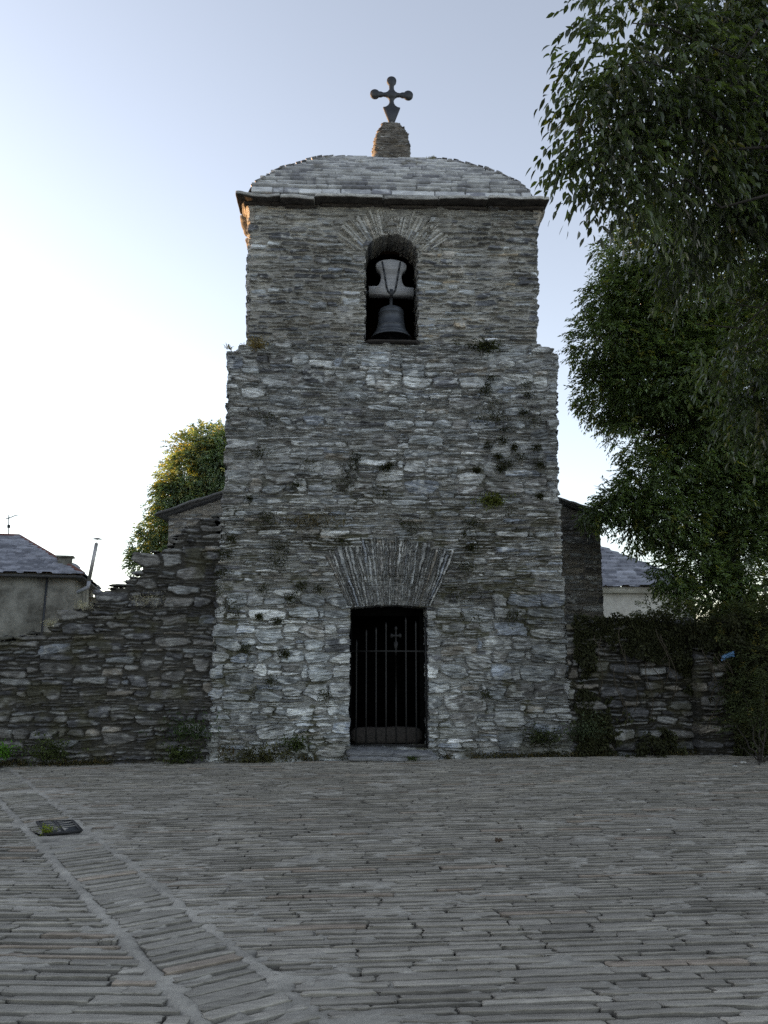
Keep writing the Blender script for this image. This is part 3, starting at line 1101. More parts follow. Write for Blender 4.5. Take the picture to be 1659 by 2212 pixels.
# ------------------------------------------------------------------ dry stone walls and nave
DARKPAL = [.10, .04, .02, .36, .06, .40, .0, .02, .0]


def rubble_wall(name, label, x0, x1, zb, topf, y0, seed, sizes, w, res=(.016, .0125), thick=.6, mortar=(.045, .042, .035), lichen=.35, endjit=.0, bulge=.08, shade=1.0, cat='stone wall', mort=-.05, y1=None):
    nx = int((x1 - x0) / res[0])
    zt = 4.4 if topf is None else max(topf(np.linspace(x0, x1, 200))) + .15
    ny = int((zt - zb) / res[1])
    S = np.linspace(x0, x1, nx)[None, :] + np.zeros((ny, 1))
    T = np.linspace(zb, zt, ny)[:, None] + np.zeros((1, nx))
    L = layout(x0 - .3, x1 + .3, zb - .1, zt + .2, .03, .018, sizes, seed, 14)
    H, k, f, D, fo = masonry(S, T, L, seed, warp=(.06, .06), mort=mort, edge=.018, joint=.004, relief=.04, fol=.010, rnd=.015, tilt=.2, lens=.15)
    q = L['rnd'][k]
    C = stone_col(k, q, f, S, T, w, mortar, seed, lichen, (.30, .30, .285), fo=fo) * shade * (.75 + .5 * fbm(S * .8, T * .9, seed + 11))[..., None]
    moss = sm(.56, .68, fbm(S * 2.2, T * 3.0, seed + 9))
    C = lerp(C, np.array((.045, .043, .024)), (moss * .6)[..., None])
    H = H + bulge * (fbm(S * .7, T * .7, seed + 10) - .5)
    Yb = y0 if y1 is None else np.interp(S, [x0, x1], [y0, y1])
    P = np.stack([S, Yb - H, T], -1)
    # ragged top made of whole stones: keep a stone when its middle lies under the outline
    R = L['R'][k]
    lim = topf((R[..., 0] + R[..., 1]) / 2) + .13 * (q[..., 3] - .5)
    kv = ((R[..., 2] + R[..., 3]) / 2 < lim) & (f > .05) | (T < topf(S) - .09)
    m = MB()
    sheet(m, P, C, cellmask(kv), (0, thick, 0), 8, .03, seed)
    o = m.build(name, M_STONE)
    tag(o, label, cat)
    return o


pl = [(-20, 1420), (-5, 1378), (20, 1372), (60, 1362), (108, 1352), (122, 1328), (150, 1312), (190, 1302), (206, 1290), (226, 1262), (270, 1256), (275, 1236), (300, 1232), (310, 1205), (328, 1196), (335, 1182), (372, 1172), (382, 1150), (392, 1130), (418, 1122), (430, 1108), (462, 1106), (470, 1150), (482, 1150)]
pw_ = np.array([W(u, v, .05) for u, v in pl])
PX, PZ = pw_[:, 0], pw_[:, 2]
PX[0], PZ[0] = -9.5, 1.62


def left_top(x):
    return np.interp(x, PX, PZ)


RUB = [(.30, .24, .55, .10, .2), (.36, .16, .45, .05, .10), (.34, .14, .5, .022, .05)]
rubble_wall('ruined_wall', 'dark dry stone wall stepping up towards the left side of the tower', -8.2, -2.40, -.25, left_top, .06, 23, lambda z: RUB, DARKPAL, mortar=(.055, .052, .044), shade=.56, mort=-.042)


def right_top(x):
    return np.interp(x, [2.8, 3.3, 3.6, 4.2, 4.9], [2.0, 2.03, 2.06, 2.08, 2.0]) + .05 * (vn(x * 3, x * 0, 5) - .5)


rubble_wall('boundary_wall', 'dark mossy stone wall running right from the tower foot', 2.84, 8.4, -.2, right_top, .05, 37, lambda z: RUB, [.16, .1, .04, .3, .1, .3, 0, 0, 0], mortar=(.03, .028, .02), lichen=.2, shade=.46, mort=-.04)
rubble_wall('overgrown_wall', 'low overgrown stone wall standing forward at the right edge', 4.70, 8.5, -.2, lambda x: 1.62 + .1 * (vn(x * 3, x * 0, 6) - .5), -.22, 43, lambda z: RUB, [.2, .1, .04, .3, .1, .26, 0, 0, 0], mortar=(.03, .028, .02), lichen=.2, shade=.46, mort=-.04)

nave = thing('church_nave', 'low stone church nave with slate verges behind the bell tower', 'church', (.25, 3.0, 0))


def nave_top(x):
    return np.interp(x, [-3.87, .23, 4.37], [4.05, 5.46, 4.05])


def nave_wall():
    m = MB()
    nx, ny = 410, 370
    S = np.linspace(-3.84, 4.34, nx)[None, :] + np.zeros((ny, 1))
    T = np.linspace(-.1, 5.5, ny)[:, None] + np.zeros((1, nx))
    L = layout(-4.2, 4.8, -.3, 5.8, .05, .025, lambda z: MID, 91)
    H, k, f, D, fo = masonry(S, T, L, 91, mort=-.03)
    Cc = stone_col(k, L['rnd'][k], f, S, T, [.3, .1, .05, .3, .14, .1, 0, 0, 0], (.2, .185, .16), 91, .2, fo=fo)
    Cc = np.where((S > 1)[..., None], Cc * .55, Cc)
    P = np.stack([S, 3.0 - H, T], -1)
    sheet(m, P, Cc, cellmask(T < nave_top(S) - .02), (0, .4, 0), 3, .01, 91)
    m.add(*box((-3.7, 9.0, 2.0), (.25, 11.6, 4.1)), (.2, .19, .17))
    m.add(*box((4.2, 9.0, 2.0), (.25, 11.6, 4.1)), (.2, .19, .17))
    m.add(*box((.25, 14.8, 2.0), (8.2, .3, 4.1)), (.2, .19, .17))
    return m


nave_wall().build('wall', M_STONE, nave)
nr = MB()
for sgn in (-1, 1):
    x0, z0 = (.25, 5.50)
    x1 = -4.03 if sgn < 0 else 4.53
    z1 = 4.02
    ln = math.hypot(x1 - x0, z1 - z0)
    an = math.atan2(z1 - z0, x1 - x0)
    R = np.array([[math.cos(an), 0, -math.sin(an)], [0, 1, 0], [math.sin(an), 0, math.cos(an)]])
    V, Fc = box(((x0 + x1) / 2, 8.9, (z0 + z1) / 2 + .03), (ln, 12.0, .06), R)
    nr.add(V, Fc, (.12, .12, .125))
    for j in range(11):
        t = (j + .5) / 11
        V, Fc = lump((x0 + (x1 - x0) * t, 3.05, z0 + (z1 - z0) * t + .035 + .012 * (j % 2)), (ln / 11 * 1.25, .5, .05), (8, 5, 2), .015, 200 + j, 6, R)
        nr.add(V, Fc, np.array((.12, .12, .12)) * (.8 + .05 * (j % 5)))
nr.build('roof', M_SLATE, nave)

# ------------------------------------------------------------------ houses


def slate_roof(mb, A, B, Cc, D, rows, seed, dx=.05, dt=.045, big=True):
    """irregular slates on the quad A-B (eave) D-C (top): relief of overlapping courses"""
    A, B, Cc, D = [np.array(p, float) for p in (A, B, Cc, D)]
    ln = np.linalg.norm((D + Cc) / 2 - (A + B) / 2)
    wd_ = np.linalg.norm(B - A)
    nrm = np.cross(B - A, D - A)
    nrm /= np.linalg.norm(nrm)
    if nrm[2] < 0:
        nrm = -nrm
    ny, nx = int(ln / dt) + 2, int(wd_ / dx) + 2
    v = np.linspace(0, 1, ny)[:, None]
    u = np.linspace(0, 1, nx)[None, :]
    T = v * ln + 0 * u
    left = A[None, None] + (D - A) * v[..., None]
    right = B[None, None] + (Cc - B) * v[..., None]
    P = left + (right - left) * u[..., None]
    S = np.einsum('ijk,k->ij', P - A, (B - A) / wd_)
    rng = np.random.default_rng(seed)
    rh = ln / rows
    Tw = T + .09 * (fbm(S * 1.1, T * 1.5, seed) - .5) * 2
    r = np.floor(Tw / rh).astype(int)
    off = rng.random(400)[r % 400]
    sw = .55
    c = np.floor(S / sw + off).astype(int)
    lx = (S / sw + off) - c - .5
    fr = Tw / rh - r
    # rounded lower edges of the slates
    cut = fr - .45 * (2 * np.abs(lx)) ** 3
    low = cut < 0
    q = rng.random(4096)[(r * 61 + c * 17) % 4096]
    q2 = rng.random(4096)[((r - 1) * 61 + c * 17) % 4096]
    h = np.where(low, -.01, .05 * (1 - fr)) + .02 * np.where(low, q2, q)
    P = P + nrm * h[..., None]
    col = lerp(np.array((.085, .088, .10)), np.array((.21, .215, .235)), np.where(low, q2, q)[..., None])
    col = col * (.7 + .6 * fbm(S * 3, T * 5, seed + 2))[..., None]
    sheet(mb, P, col, np.ones((ny - 1, nx - 1), bool))


def render_mat(name, c1, c2, sc=1.2):
    m, n, b = mat_new(name)
    L = n.links.new
    tc = nd(n, 'ShaderNodeTexCoord')
    n1 = nd(n, 'ShaderNodeTexNoise', Scale=sc, Detail=8.0, Roughness=.7)
    n2 = nd(n, 'ShaderNodeTexNoise', Scale=7.0, Detail=6.0, Roughness=.75)
    L(tc.outputs['Object'], n1.inputs['Vector'])
    L(tc.outputs['Object'], n2.inputs['Vector'])
    cr = nd(n, 'ShaderNodeValToRGB')
    cr.color_ramp.elements[0].position = .40
    cr.color_ramp.elements[1].position = .58
    cr.color_ramp.elements[0].color = (*c1, 1)
    cr.color_ramp.elements[1].color = (*c2, 1)
    L(n1.outputs[0], cr.inputs[0])
    c3 = nd(n, 'ShaderNodeValToRGB')
    c3.color_ramp.elements[0].position = .60
    c3.color_ramp.elements[1].position = .68
    c3.color_ramp.elements[0].color = (1, 1, 1, 1)
    c3.color_ramp.elements[1].color = (.5, .5, .48, 1)
    L(n2.outputs[0], c3.inputs[0])
    mx = nd(n, 'ShaderNodeVectorMath', operation='MULTIPLY')
    L(cr.outputs[0], mx.inputs[0])
    L(c3.outputs[0], mx.inputs[1])
    L(mx.outputs[0], b.inputs['Base Color'])
    b.inputs['Roughness'].default_value = .95
    bp = nd(n, 'ShaderNodeBump', Strength=.4, Distance=.03)
    L(n2.outputs[0], bp.inputs['Height'])
    L(bp.outputs[0], b.inputs['Normal'])
    return m


M_RENDER = render_mat('grey_render', (.095, .09, .072), (.27, .262, .22), 1.0)
M_RENDER2 = render_mat('pale_render', (.33, .31, .27), (.50, .48, .43))
M_PLAIN_TILE = plain('red_ridge', (.16, .075, .06), .85, vary=.3, scale=6)
M_STEEL = plain('stove_pipe', (.42, .40, .38), .45, .6, vary=.2, scale=8)
M_ROOFWHITE = plain('gutter_grey', (.3, .31, .33), .6)

YH = 15.0
e0, e1 = W(163, 1240, YH), W(-420, 1243, YH)
h1 = thing('slate_roof_house', 'grey rendered house with hipped slate roof beyond the ruined wall', 'house', (e0[0], YH, 0))
h1.rotation_euler.z = math.radians(12)
xr, ze = e0[0], e0[2]
xl = xr - 9.0
DP = 7.0
m = MB()
m.add(*box(((xl + xr) / 2, YH + DP / 2, ze / 2 - .3), (xr - xl, DP, ze + .6)))
m.build('wall', M_RENDER, h1)
apex = W(94, 1162, YH + DP / 2)
ridge_l = np.array((xl + 3.2, YH + DP / 2, apex[2]))
ov = .28
A = np.array((xl - ov, YH - ov, ze - .02))
B = np.array((xr + ov, YH - ov, ze - .02))
Bb = np.array((xr + ov, YH + DP + ov, ze - .02))
Ab = np.array((xl - ov, YH + DP + ov, ze - .02))
m = MB()
slate_roof(m, A, B, apex, ridge_l, 15, 3)
slate_roof(m, B, Bb, apex, apex, 15, 4)
slate_roof(m, Bb, Ab, ridge_l, apex, 15, 5, .12, .1)
slate_roof(m, Ab, A, ridge_l, ridge_l, 15, 6, .12, .1)
m.add(*box(((xl + xr) / 2, YH + DP / 2, ze - .10), (xr - xl + .5, DP + .5, .07)), (.05, .05, .05))
rf = m.build('roof', M_SLATE, h1)
m = MB()
V, Fc = tube([ridge_l, apex, B * .985 + apex * .015], .07, 6)
m.add(V, Fc)
m.build('ridge_tiles', M_PLAIN_TILE, rf)
ch = W(147, 1222, YH + .5)
m = MB()
m.add(*box((ch[0], YH + .7, ch[2] - .1), (.42, .42, .75)))
m.add(*box((ch[0], YH + .7, ch[2] + .30), (.55, .55, .06)))
m.build('chimney', M_RENDER, rf)
pb, pt = W(188, 1255, YH - .2), W(204, 1172, YH - .2)
V, Fc = tube([pb, pb + (pt - pb) * .5, pt], .06, 12)
stp_ = obj('stove_pipe', V, Fc, M_STEEL, h1, smooth=True)
m = MB()
V, Fc = tube([pt + (0, 0, .0), pt + (0.02, 0, .14)], .012, 6)
m.add(V, Fc)
V, Fc = lathe([(.0, .06), (.17, .0), (.0, -.01)], pt + np.array((.02, 0, .13)), 16)
m.add(V, Fc)
m.build('pipe_cap', M_STEEL, stp_)
el = W(180, 1275, YH - .2)
V, Fc = tube([pb, (pb + el) / 2 + (0.03, 0, -.04), el - (.25, 0, .08)], .065, 10)
obj('pipe_elbow', V, Fc, M_ROOFWHITE, stp_, smooth=True)
V, Fc = tube([np.array((xr - .85, YH - .05, ze - .15)), np.array((xr - .95, YH - .05, .2))], .035, 8)
obj('downpipe', V, Fc, M_IRON, h1)
# lean-to behind the right corner
ap0 = W(19, 1163, YH + 3.4)
an = thing('tv_antenna', 'thin television antenna on a mast above the left house roof', 'antenna', ap0)
atop = W(19, 1112, YH + 3.4)
V, Fc = tube([ap0 - (0, 0, .15), atop], .018, 6)
obj('mast', V, Fc, M_IRON, an)
m = MB()
b0, b1 = W(13, 1121, YH + 3.4), W(38, 1112, YH + 3.0)
V, Fc = tube([b0, b1], .014, 6)
m.add(V, Fc)
for i in range(7):
    p = b0 + (b1 - b0) * (i / 6)
    V, Fc = tube([p - (.05, .18, .02), p + (.05, .18, .02)], .006, 5)
    m.add(V, Fc)
m.build('boom', M_IRON, an)
q_ = W(19, 1137, YH + 3.4)
obj('junction_box', *box(q_, (.09, .08, .12)), M_IRON, an)
# lower annex with its own slate roof at the right corner
hb1 = thing('stone_annex', 'small annex with sloping slate roof stepping down behind the grey house', 'annex', (xr + .3, YH + 6, 0))
a0, a1 = W(185, 1240, YH + 5), W(212, 1288, YH + 5)
m = MB()
m.add(*box((a1[0] - 1.1, YH + 5.6, a1[2] / 2 - .2), (2.1, .9, a1[2] + .35)))
m.build('wall', M_RENDER, hb1)
m = MB()
slate_roof(m, (a1[0], YH + 5, a1[2]), (a1[0], YH + 6.2, a1[2]), (a0[0] - .8, YH + 6.2, a0[2] + .5), (a0[0] - .8, YH + 5, a0[2] + .5), 7, 8)
m.build('roof', M_SLATE, hb1)

YR = 11.0
r0, r1 = W(1296, 1272, YR), W(1492, 1276, YR)
h2 = thing('pale_walled_house', 'pale rendered house with hipped slate roof behind the right wall', 'house', (r0[0] + 1, YR + 3, 0))
xa, xb = r0[0] - 5.0, r1[0] + .1
zb = r0[2]
m = MB()
m.add(*box(((xa + xb) / 2, YR + 3, zb / 2 - .3), (xb - xa, 6, zb + .6)))
m.build('wall', M_RENDER2, h2)
obj('eave_band', *box(((xa + xb) / 2, YR - .05, zb - .04), (xb - xa + .16, .16, .17)), M_RENDER2, h2)
hipa = W(1262, 1168, YR + 3)
m = MB()
A = np.array((xa - .2, YR - .28, zb + .05))
B = np.array((xb + .28, YR - .28, zb + .05))
Bb = B + (0, 6.5, 0)
Ab = A + (0, 6.5, 0)
ap_l = np.array((xa + 3, YR + 3, hipa[2]))
slate_roof(m, A, B, hipa, ap_l, 13, 13)
slate_roof(m, B, Bb, hipa, hipa, 13, 14)
slate_roof(m, Bb, Ab, ap_l, hipa, 13, 15, .12, .1)
slate_roof(m, Ab, A, ap_l, ap_l, 13, 16, .12, .1)
m.build('roof', M_SLATE, h2)

# unseen house row added left of the square to block the low sun
h3 = thing('sun_blocking_house', 'unseen gabled house added left of the square to block the low sun', 'house', (-24, 2, 0))
m = MB()
m.add(*box((-24, 6, 4.0), (7, 34, 8.6)))
m.build('wall', M_RENDER, h3)
m = MB()
slate_roof(m, (-20.2, 23.3, 8.2), (-20.2, -11.3, 8.2), (-24, -11.3, 10.6), (-24, 23.3, 10.6), 12, 17, .2, .12)
slate_roof(m, (-27.8, -11.3, 8.2), (-27.8, 23.3, 8.2), (-24, 23.3, 10.6), (-24, -11.3, 10.6), 12, 18, .2, .12)
m.build('roof', M_SLATE, h3)

# ------------------------------------------------------------------ ground and paving
g = 60
xs_ = np.concatenate([[-1500, -400, -120, -50], np.linspace(-30, 30, 61), [50, 120, 400, 1500]])
ys_ = np.concatenate([[-1500, -400, -120, -50], np.linspace(-30, 30, 61), [50, 120, 400, 1500]])
X, Y = np.meshgrid(xs_, ys_)
Zg = .011 * np.clip(X, -30, 30) - .07 + .05 * (fbm(X * .3, Y * .3, 5) - .5) * (np.abs(Y) > 1) * (Y > .8)
Cg = np.where((Y > .5)[..., None], np.array((.06, .07, .03)), np.array((.15, .148, .14)))
m = MB()
sheet(m, np.stack([X, Y, Zg], -1), Cg, np.ones((len(ys_) - 1, len(xs_) - 1), bool))
tag(m.build('ground', M_MORTAR), kind='structure')

# mortar bed of the square
bx_ = np.linspace(-7, 7, 467)
by_ = np.linspace(-12.2, .12, 600)
X, Y = np.meshgrid(bx_, by_)
_off = (X - (-4.42)) * .872 + (Y + 2.10) * .489
_band = sm(.07, .03, np.abs(np.abs(_off) - .238) + .05 * (fbm(X * 9, Y * 9, 18) - .5)) 
_patch = np.maximum(sm(.56, .66, fbm(X * 3.2, Y * 7, 16)), sm(.9, .15, np.abs(_off - .3)) * sm(.40, .58, fbm(X * 4, Y * 9, 17)) * (_off > .2))
Zb = gz(X) - .027 + .029 * np.maximum(_band, _patch) + .022 * (fbm(X * 9, Y * 14, 12) - .5) + .006 * (fbm(X * 40, Y * 60, 13, 2) - .5)
_joint_shade = 1 - np.maximum(_band, _patch)[..., None]  # bed between mortar patches, darkened below to paint shade into the joints
Cb = (np.array((.215, .203, .175)) * (1 - .45 * _joint_shade)) * (.65 + .7 * fbm(X * 1.2, Y * 2.5, 14))[..., None] * (.85 + .3 * fbm(X * 30, Y * 40, 15, 2))[..., None]
m = MB()
sheet(m, np.stack([X, Y, Zb], -1), Cb, np.ones((len(by_) - 1, len(bx_) - 1), bool))
tag(m.build('mortar_bed', M_MORTAR), kind='structure')

CA, CB = np.array((-4.42, -2.10)), np.array((-.765, -8.61))
cdir = (CB - CA) / np.linalg.norm(CB - CA)
cnr = np.array((-cdir[1], cdir[0]))          # to the right/back of the channel
HWID = .212


def slabs(region, dirv, seed, th=(.05, .098), ln=(.22, .7), gap=.009, x_rng=(-7, 7), first=.5, clip=None, colr=None, y_rng=(-12, .1), curve=0.0, tip=.012):
    """thin slates set on edge in rows along dirv; keeps those whose middle satisfies region"""
    rng = np.random.default_rng(seed)
    d = np.array(dirv) / np.linalg.norm(dirv)
    nrm = np.array((-d[1], d[0]))
    NX, NY = 9, 5
    uu, vv = np.meshgrid(np.array((-1, -.94, -.7, -.35, 0, .35, .7, .94, 1)), np.array((-1, -.9, 0, .9, 1)))
    edge = np.maximum(np.abs(uu) > .99, np.abs(vv) > .99)
    Fq = grid_faces(NY, NX).reshape(-1, 4)
    cs, la, lb = [], [], []
    t = y_rng[0]
    while t < y_rng[1]:
        h = rng.uniform(*th) * (1.25 if rng.random() < .12 else 1)
        s = x_rng[0] + rng.uniform(0, first)
        while s < x_rng[1]:
            l = rng.uniform(*ln)
            s0, s1 = s, s + l
            if clip is not None:
                o0, o1 = [clip * chan_off(*(d * q + nrm * (t + h / 2))) - HWID - .028 - .04 * rng.random() for q in (s0, s1)]
                if o0 < 0 and o1 < 0:
                    s += l
                    continue
                if o0 < 0:
                    s0 = s0 + (s1 - s0) * (-o0) / (o1 - o0)
                if o1 < 0:
                    s1 = s0 + (s1 - s0) * o0 / (o0 - o1)
            if s1 - s0 > .09:
                cs.append(d * (s0 + s1) / 2 + nrm * (t + h / 2 + .006 * rng.standard_normal()))
                la.append(s1 - s0 - .004 - .03 * rng.random() ** 3)
                lb.append(h - gap * rng.uniform(.3, 1.5))
            s += l
        t += h
    cs, la, lb = np.array(cs), np.array(la), np.array(lb)
    k = region(cs[:, 0], cs[:, 1], la)
    cs, la, lb = cs[k], la[k], lb[k]
    n = len(cs)
    ang = rng.normal(0, .018, n)
    wav = .10 * (fbm(cs[:, 0] * .35, cs[:, 1] * .35, seed) - .5)
    cs = cs + nrm * wav[:, None]
    U = uu.ravel()[None] * (la / 2)[:, None]
    Vv = vv.ravel()[None] * (lb / 2)[:, None]
    ed = edge.ravel()[None]
    # ragged outline
    U = U + .009 * rng.standard_normal(U.shape) * ed
    Vv = Vv + .0032 * rng.standard_normal(U.shape) + (fbm(U * 9 + np.arange(n)[:, None] * 3.1, Vv * 0, seed + 1) - .5) * .010
    corner = (np.abs(uu) > .99).ravel()[None]
    Vv = np.where(corner, Vv * .95, Vv)
    Xp = cs[:, :1] + d[0] * U + nrm[0] * Vv + ang[:, None] * (-d[1]) * U
    Yp = cs[:, 1:] + d[1] * U + nrm[1] * Vv + ang[:, None] * d[0] * U
    zt = rng.normal(0, .0022, n)[:, None] - vv.ravel()[None] * tip * rng.uniform(.35, 1.3, n)[:, None] * .5 + .004 * (fbm(Xp * 12, Yp * 30, seed + 2) - .5)
    Zp = gz(Xp) + .002 + zt - np.where(ed & (vv.ravel()[None] < .95), .003, 0)
    P1 = np.stack([Xp, Yp, Zp], -1)
    # skirt
    ring = [0 * NX + i for i in range(NX)] + [j * NX + NX - 1 for j in range(1, NY)] + [(NY - 1) * NX + i for i in range(NX - 2, -1, -1)] + [j * NX for j in range(NY - 2, 0, -1)]
    P3 = P1[:, ring] - (0, 0, .0025)
    P2 = P1[:, ring].copy()
    P2[..., 2] = gz(P2[..., 0]) - .05
    allp = np.concatenate([P1, P3, P2], 1)
    lr = len(ring)
    nv = NX * NY + 2 * lr
    n0 = NX * NY
    Fs = np.array([(ring[(i + 1) % lr], ring[i], n0 + i, n0 + (i + 1) % lr) for i in range(lr)])
    Ft = np.array([(n0 + (i + 1) % lr, n0 + i, n0 + lr + i, n0 + lr + (i + 1) % lr) for i in range(lr)])
    Fa = np.concatenate([Fq, Fs, Ft])
    Fall = (Fa[None] + (np.arange(n) * nv)[:, None, None]).reshape(-1, 4)
    c = np.array(colr or (.180, .167, .142)) * rng.uniform(.84, 1.16, n)[:, None]
    tint = rng.random(n)
    c = np.where((tint < .06)[:, None], c * np.array((1.08, .98, .92)), c)
    c = np.where((tint > .94)[:, None], c * 1.3, c)
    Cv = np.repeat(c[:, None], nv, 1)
    Cv[:, n0:] = Cv[:, n0:] * .7          # slab sides darkened to paint the shadow line at each edge
    Cv = Cv * (.75 + .5 * fbm(allp[..., 0] * 2.2, allp[..., 1] * 3.5, seed + 4))[..., None]
    return allp.reshape(-1, 3), Fall, Cv.reshape(-1, 3)


def chan_off(x, y):
    return (x - CA[0]) * cnr[0] + (y - CA[1]) * cnr[1]


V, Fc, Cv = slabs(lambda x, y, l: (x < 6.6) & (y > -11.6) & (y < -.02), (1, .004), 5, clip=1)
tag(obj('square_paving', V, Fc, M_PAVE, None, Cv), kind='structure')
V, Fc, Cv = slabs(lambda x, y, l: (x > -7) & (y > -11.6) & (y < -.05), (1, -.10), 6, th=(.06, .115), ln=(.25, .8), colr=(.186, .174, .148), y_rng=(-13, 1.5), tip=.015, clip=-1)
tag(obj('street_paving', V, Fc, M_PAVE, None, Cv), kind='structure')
grc = np.array((-3.04, -4.56))
ga_ = (grc - CA) @ cdir
# channel: slabs across the run, in its own direction
rd = cnr * 1.0
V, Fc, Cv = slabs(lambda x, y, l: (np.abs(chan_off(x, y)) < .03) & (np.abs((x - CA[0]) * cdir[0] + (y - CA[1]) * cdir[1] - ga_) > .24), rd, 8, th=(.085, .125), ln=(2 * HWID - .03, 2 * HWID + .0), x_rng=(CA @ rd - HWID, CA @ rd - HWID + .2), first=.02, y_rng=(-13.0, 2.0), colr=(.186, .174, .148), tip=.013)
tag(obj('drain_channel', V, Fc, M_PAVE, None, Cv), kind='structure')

# drain grate
gr = thing('drain_grate', 'rectangular dark iron drain grate in the paved channel', 'drain grate', (grc[0], grc[1], gz(grc[0])))
q4 = [G(80, 1776), G(155, 1773), G(176, 1795), G(99, 1803)]
TL, TR, BR, BL = [np.array(p) for p in q4]


def gq(a, b, dz=0.0):
    p = (TL * (1 - a) + TR * a) * (1 - b) + (BL * (1 - a) + BR * a) * b
    return p + (0, 0, dz)


def bar4(p0, p1, w, h, z):
    p0, p1 = np.array(p0), np.array(p1)
    d = p1 - p0
    an = math.atan2(d[1], d[0])
    return box((p0 + p1) / 2 + (0, 0, z), (np.linalg.norm(d), w, h), rotz(an))


m = MB()
for p0, p1 in ((gq(0, 0), gq(1, 0)), (gq(0, 1), gq(1, 1)), (gq(0, 0), gq(0, 1)), (gq(1, 0), gq(1, 1)), (gq(.5, 0), gq(.5, 1))):
    m.add(*bar4(p0, p1, .026, .02, .0))
m.build('grate_frame', M_GATE, gr)
m = MB()
for j in range(1, 12):
    m.add(*bar4(gq(.02, j / 12), gq(.98, j / 12), .013, .02, -.004))
m.build('grate_slats', M_IRON, gr)
obj('grate_pit', *box(gq(.5, .5, -.022), (.44, .44, .006), rotz(math.atan2(cdir[1], cdir[0]))), M_DEEP, gr)

# ------------------------------------------------------------------ leaves, trees, plants


def rot_to(D, rollv):
    """frames whose x axis is D, with random roll"""
    D = D / np.linalg.norm(D, axis=1)[:, None]
    ref = np.tile(np.array((0, 0, 1.0)), (len(D), 1))
    ref[np.abs(D[:, 2]) > .95] = (1, 0, 0)
    Yv = np.cross(ref, D)
    Yv /= np.linalg.norm(Yv, axis=1)[:, None]
    Zv = np.cross(D, Yv)
    c, s = np.cos(rollv)[:, None], np.sin(rollv)[:, None]
    Y2 = Yv * c + Zv * s
    Z2 = -Yv * s + Zv * c
    return np.stack([D, Y2, Z2], 2)


def leaflets(pos, dirs, length, width, rng, fine=True, curl=.25):
    """lance-shaped leaflets: V folded along the midrib and curling at the tip"""
    n = len(pos)
    if fine:
        tv = np.array([(0, 0, 0), (.28, .42, .10), (.28, -.42, .10), (.32, 0, 0), (.62, .36, .08), (.62, -.36, .08), (.66, 0, -.02), (1, 0, -.10)])
        tf = [np.array([(0, 3, 1), (0, 2, 3), (6, 7, 4), (6, 5, 7)]), np.array([(1, 3, 6, 4), (3, 2, 5, 6)])]
    else:
        tv = np.array([(0, 0, 0), (.42, .45, .08), (.42, -.45, .08), (1, 0, -.06)])
        tf = [np.array([(0, 3, 1), (0, 2, 3)])]
    R = rot_to(dirs, rng.uniform(-.9, .9, n))
    Lg = (length * rng.uniform(.7, 1.2, n))[:, None]
    Wd = (width * rng.uniform(.75, 1.2, n))[:, None]
    loc = np.stack([tv[None, :, 0] * Lg, tv[None, :, 1] * Wd, tv[None, :, 2] * Lg * (curl / .25) * rng.uniform(.2, 1.6, n)[:, None]], -1)
    V = np.einsum('nij,nkj->nki', R, loc) + pos[:, None]
    k = len(tv)
    off = (np.arange(n) * k)[:, None, None]
    return V.reshape(-1, 3), [(f[None] + off).reshape(-1, f.shape[1]) for f in tf], k


def sprays(cen, out, rng, rachis=.26, pairs=4, leaf=.10, wid=.032, droop=.5, hang=.8, fine=True):
    """pinnate leaves: leaflets in pairs along a drooping stalk; returns leaflet positions and directions"""
    n = len(cen)
    out = out / (np.linalg.norm(out, axis=1)[:, None] + 1e-9)
    side = np.cross(out, np.array((0, 0, 1.0)))
    side /= np.linalg.norm(side, axis=1)[:, None] + 1e-9
    P_, D_ = [], []
    for j in range(pairs + 1):
        t = (j + .6) / (pairs + .6)
        p = cen + out * (rachis * t) + np.array((0, 0, -1.0)) * (droop * rachis * t * t)
        if j == pairs:
            dd = [out + np.array((0, 0, -hang * 1.1))]
        else:
            dd = [out * .75 + side * s + np.array((0, 0, -hang)) for s in (-.8, .8)]
        for d in dd:
            D_.append(d + rng.normal(0, .28, (n, 3)))
            P_.append(p + rng.normal(0, .008, (n, 3)))
    return np.concatenate(P_), np.concatenate(D_)


def clump_points(clumps, dens, rng, shell=.62):
    """points and outward directions in ellipsoid clumps; denser towards each clump's skin"""
    P_, O_, K_ = [], [], []
    for i, (c, r) in enumerate(clumps):
        c = np.array(c)
        r = np.array(r) if np.ndim(r) else np.array((r, r, r))
        n = int(dens * np.prod(r) ** (2 / 3))
        d = rng.normal(0, 1, (n, 3))
        d /= np.linalg.norm(d, axis=1)[:, None]
        rr = rng.random(n) ** (1 / 3)
        rr = shell + (1 - shell) * rr * 1.1
        rr = np.where(rng.random(n) < .25, rng.random(n) ** .5 * .9, rr)
        nz_ = .72 + .56 * fbm(d[:, 0] * 2.2 + i * 5, d[:, 1] * 2.2 + d[:, 2] * 2.7, i)
        P_.append(c + d * r * (rr * nz_)[:, None])
        O_.append(d)
        K_.append(np.full(n, i))
    return np.concatenate(P_), np.concatenate(O_), np.concatenate(K_)


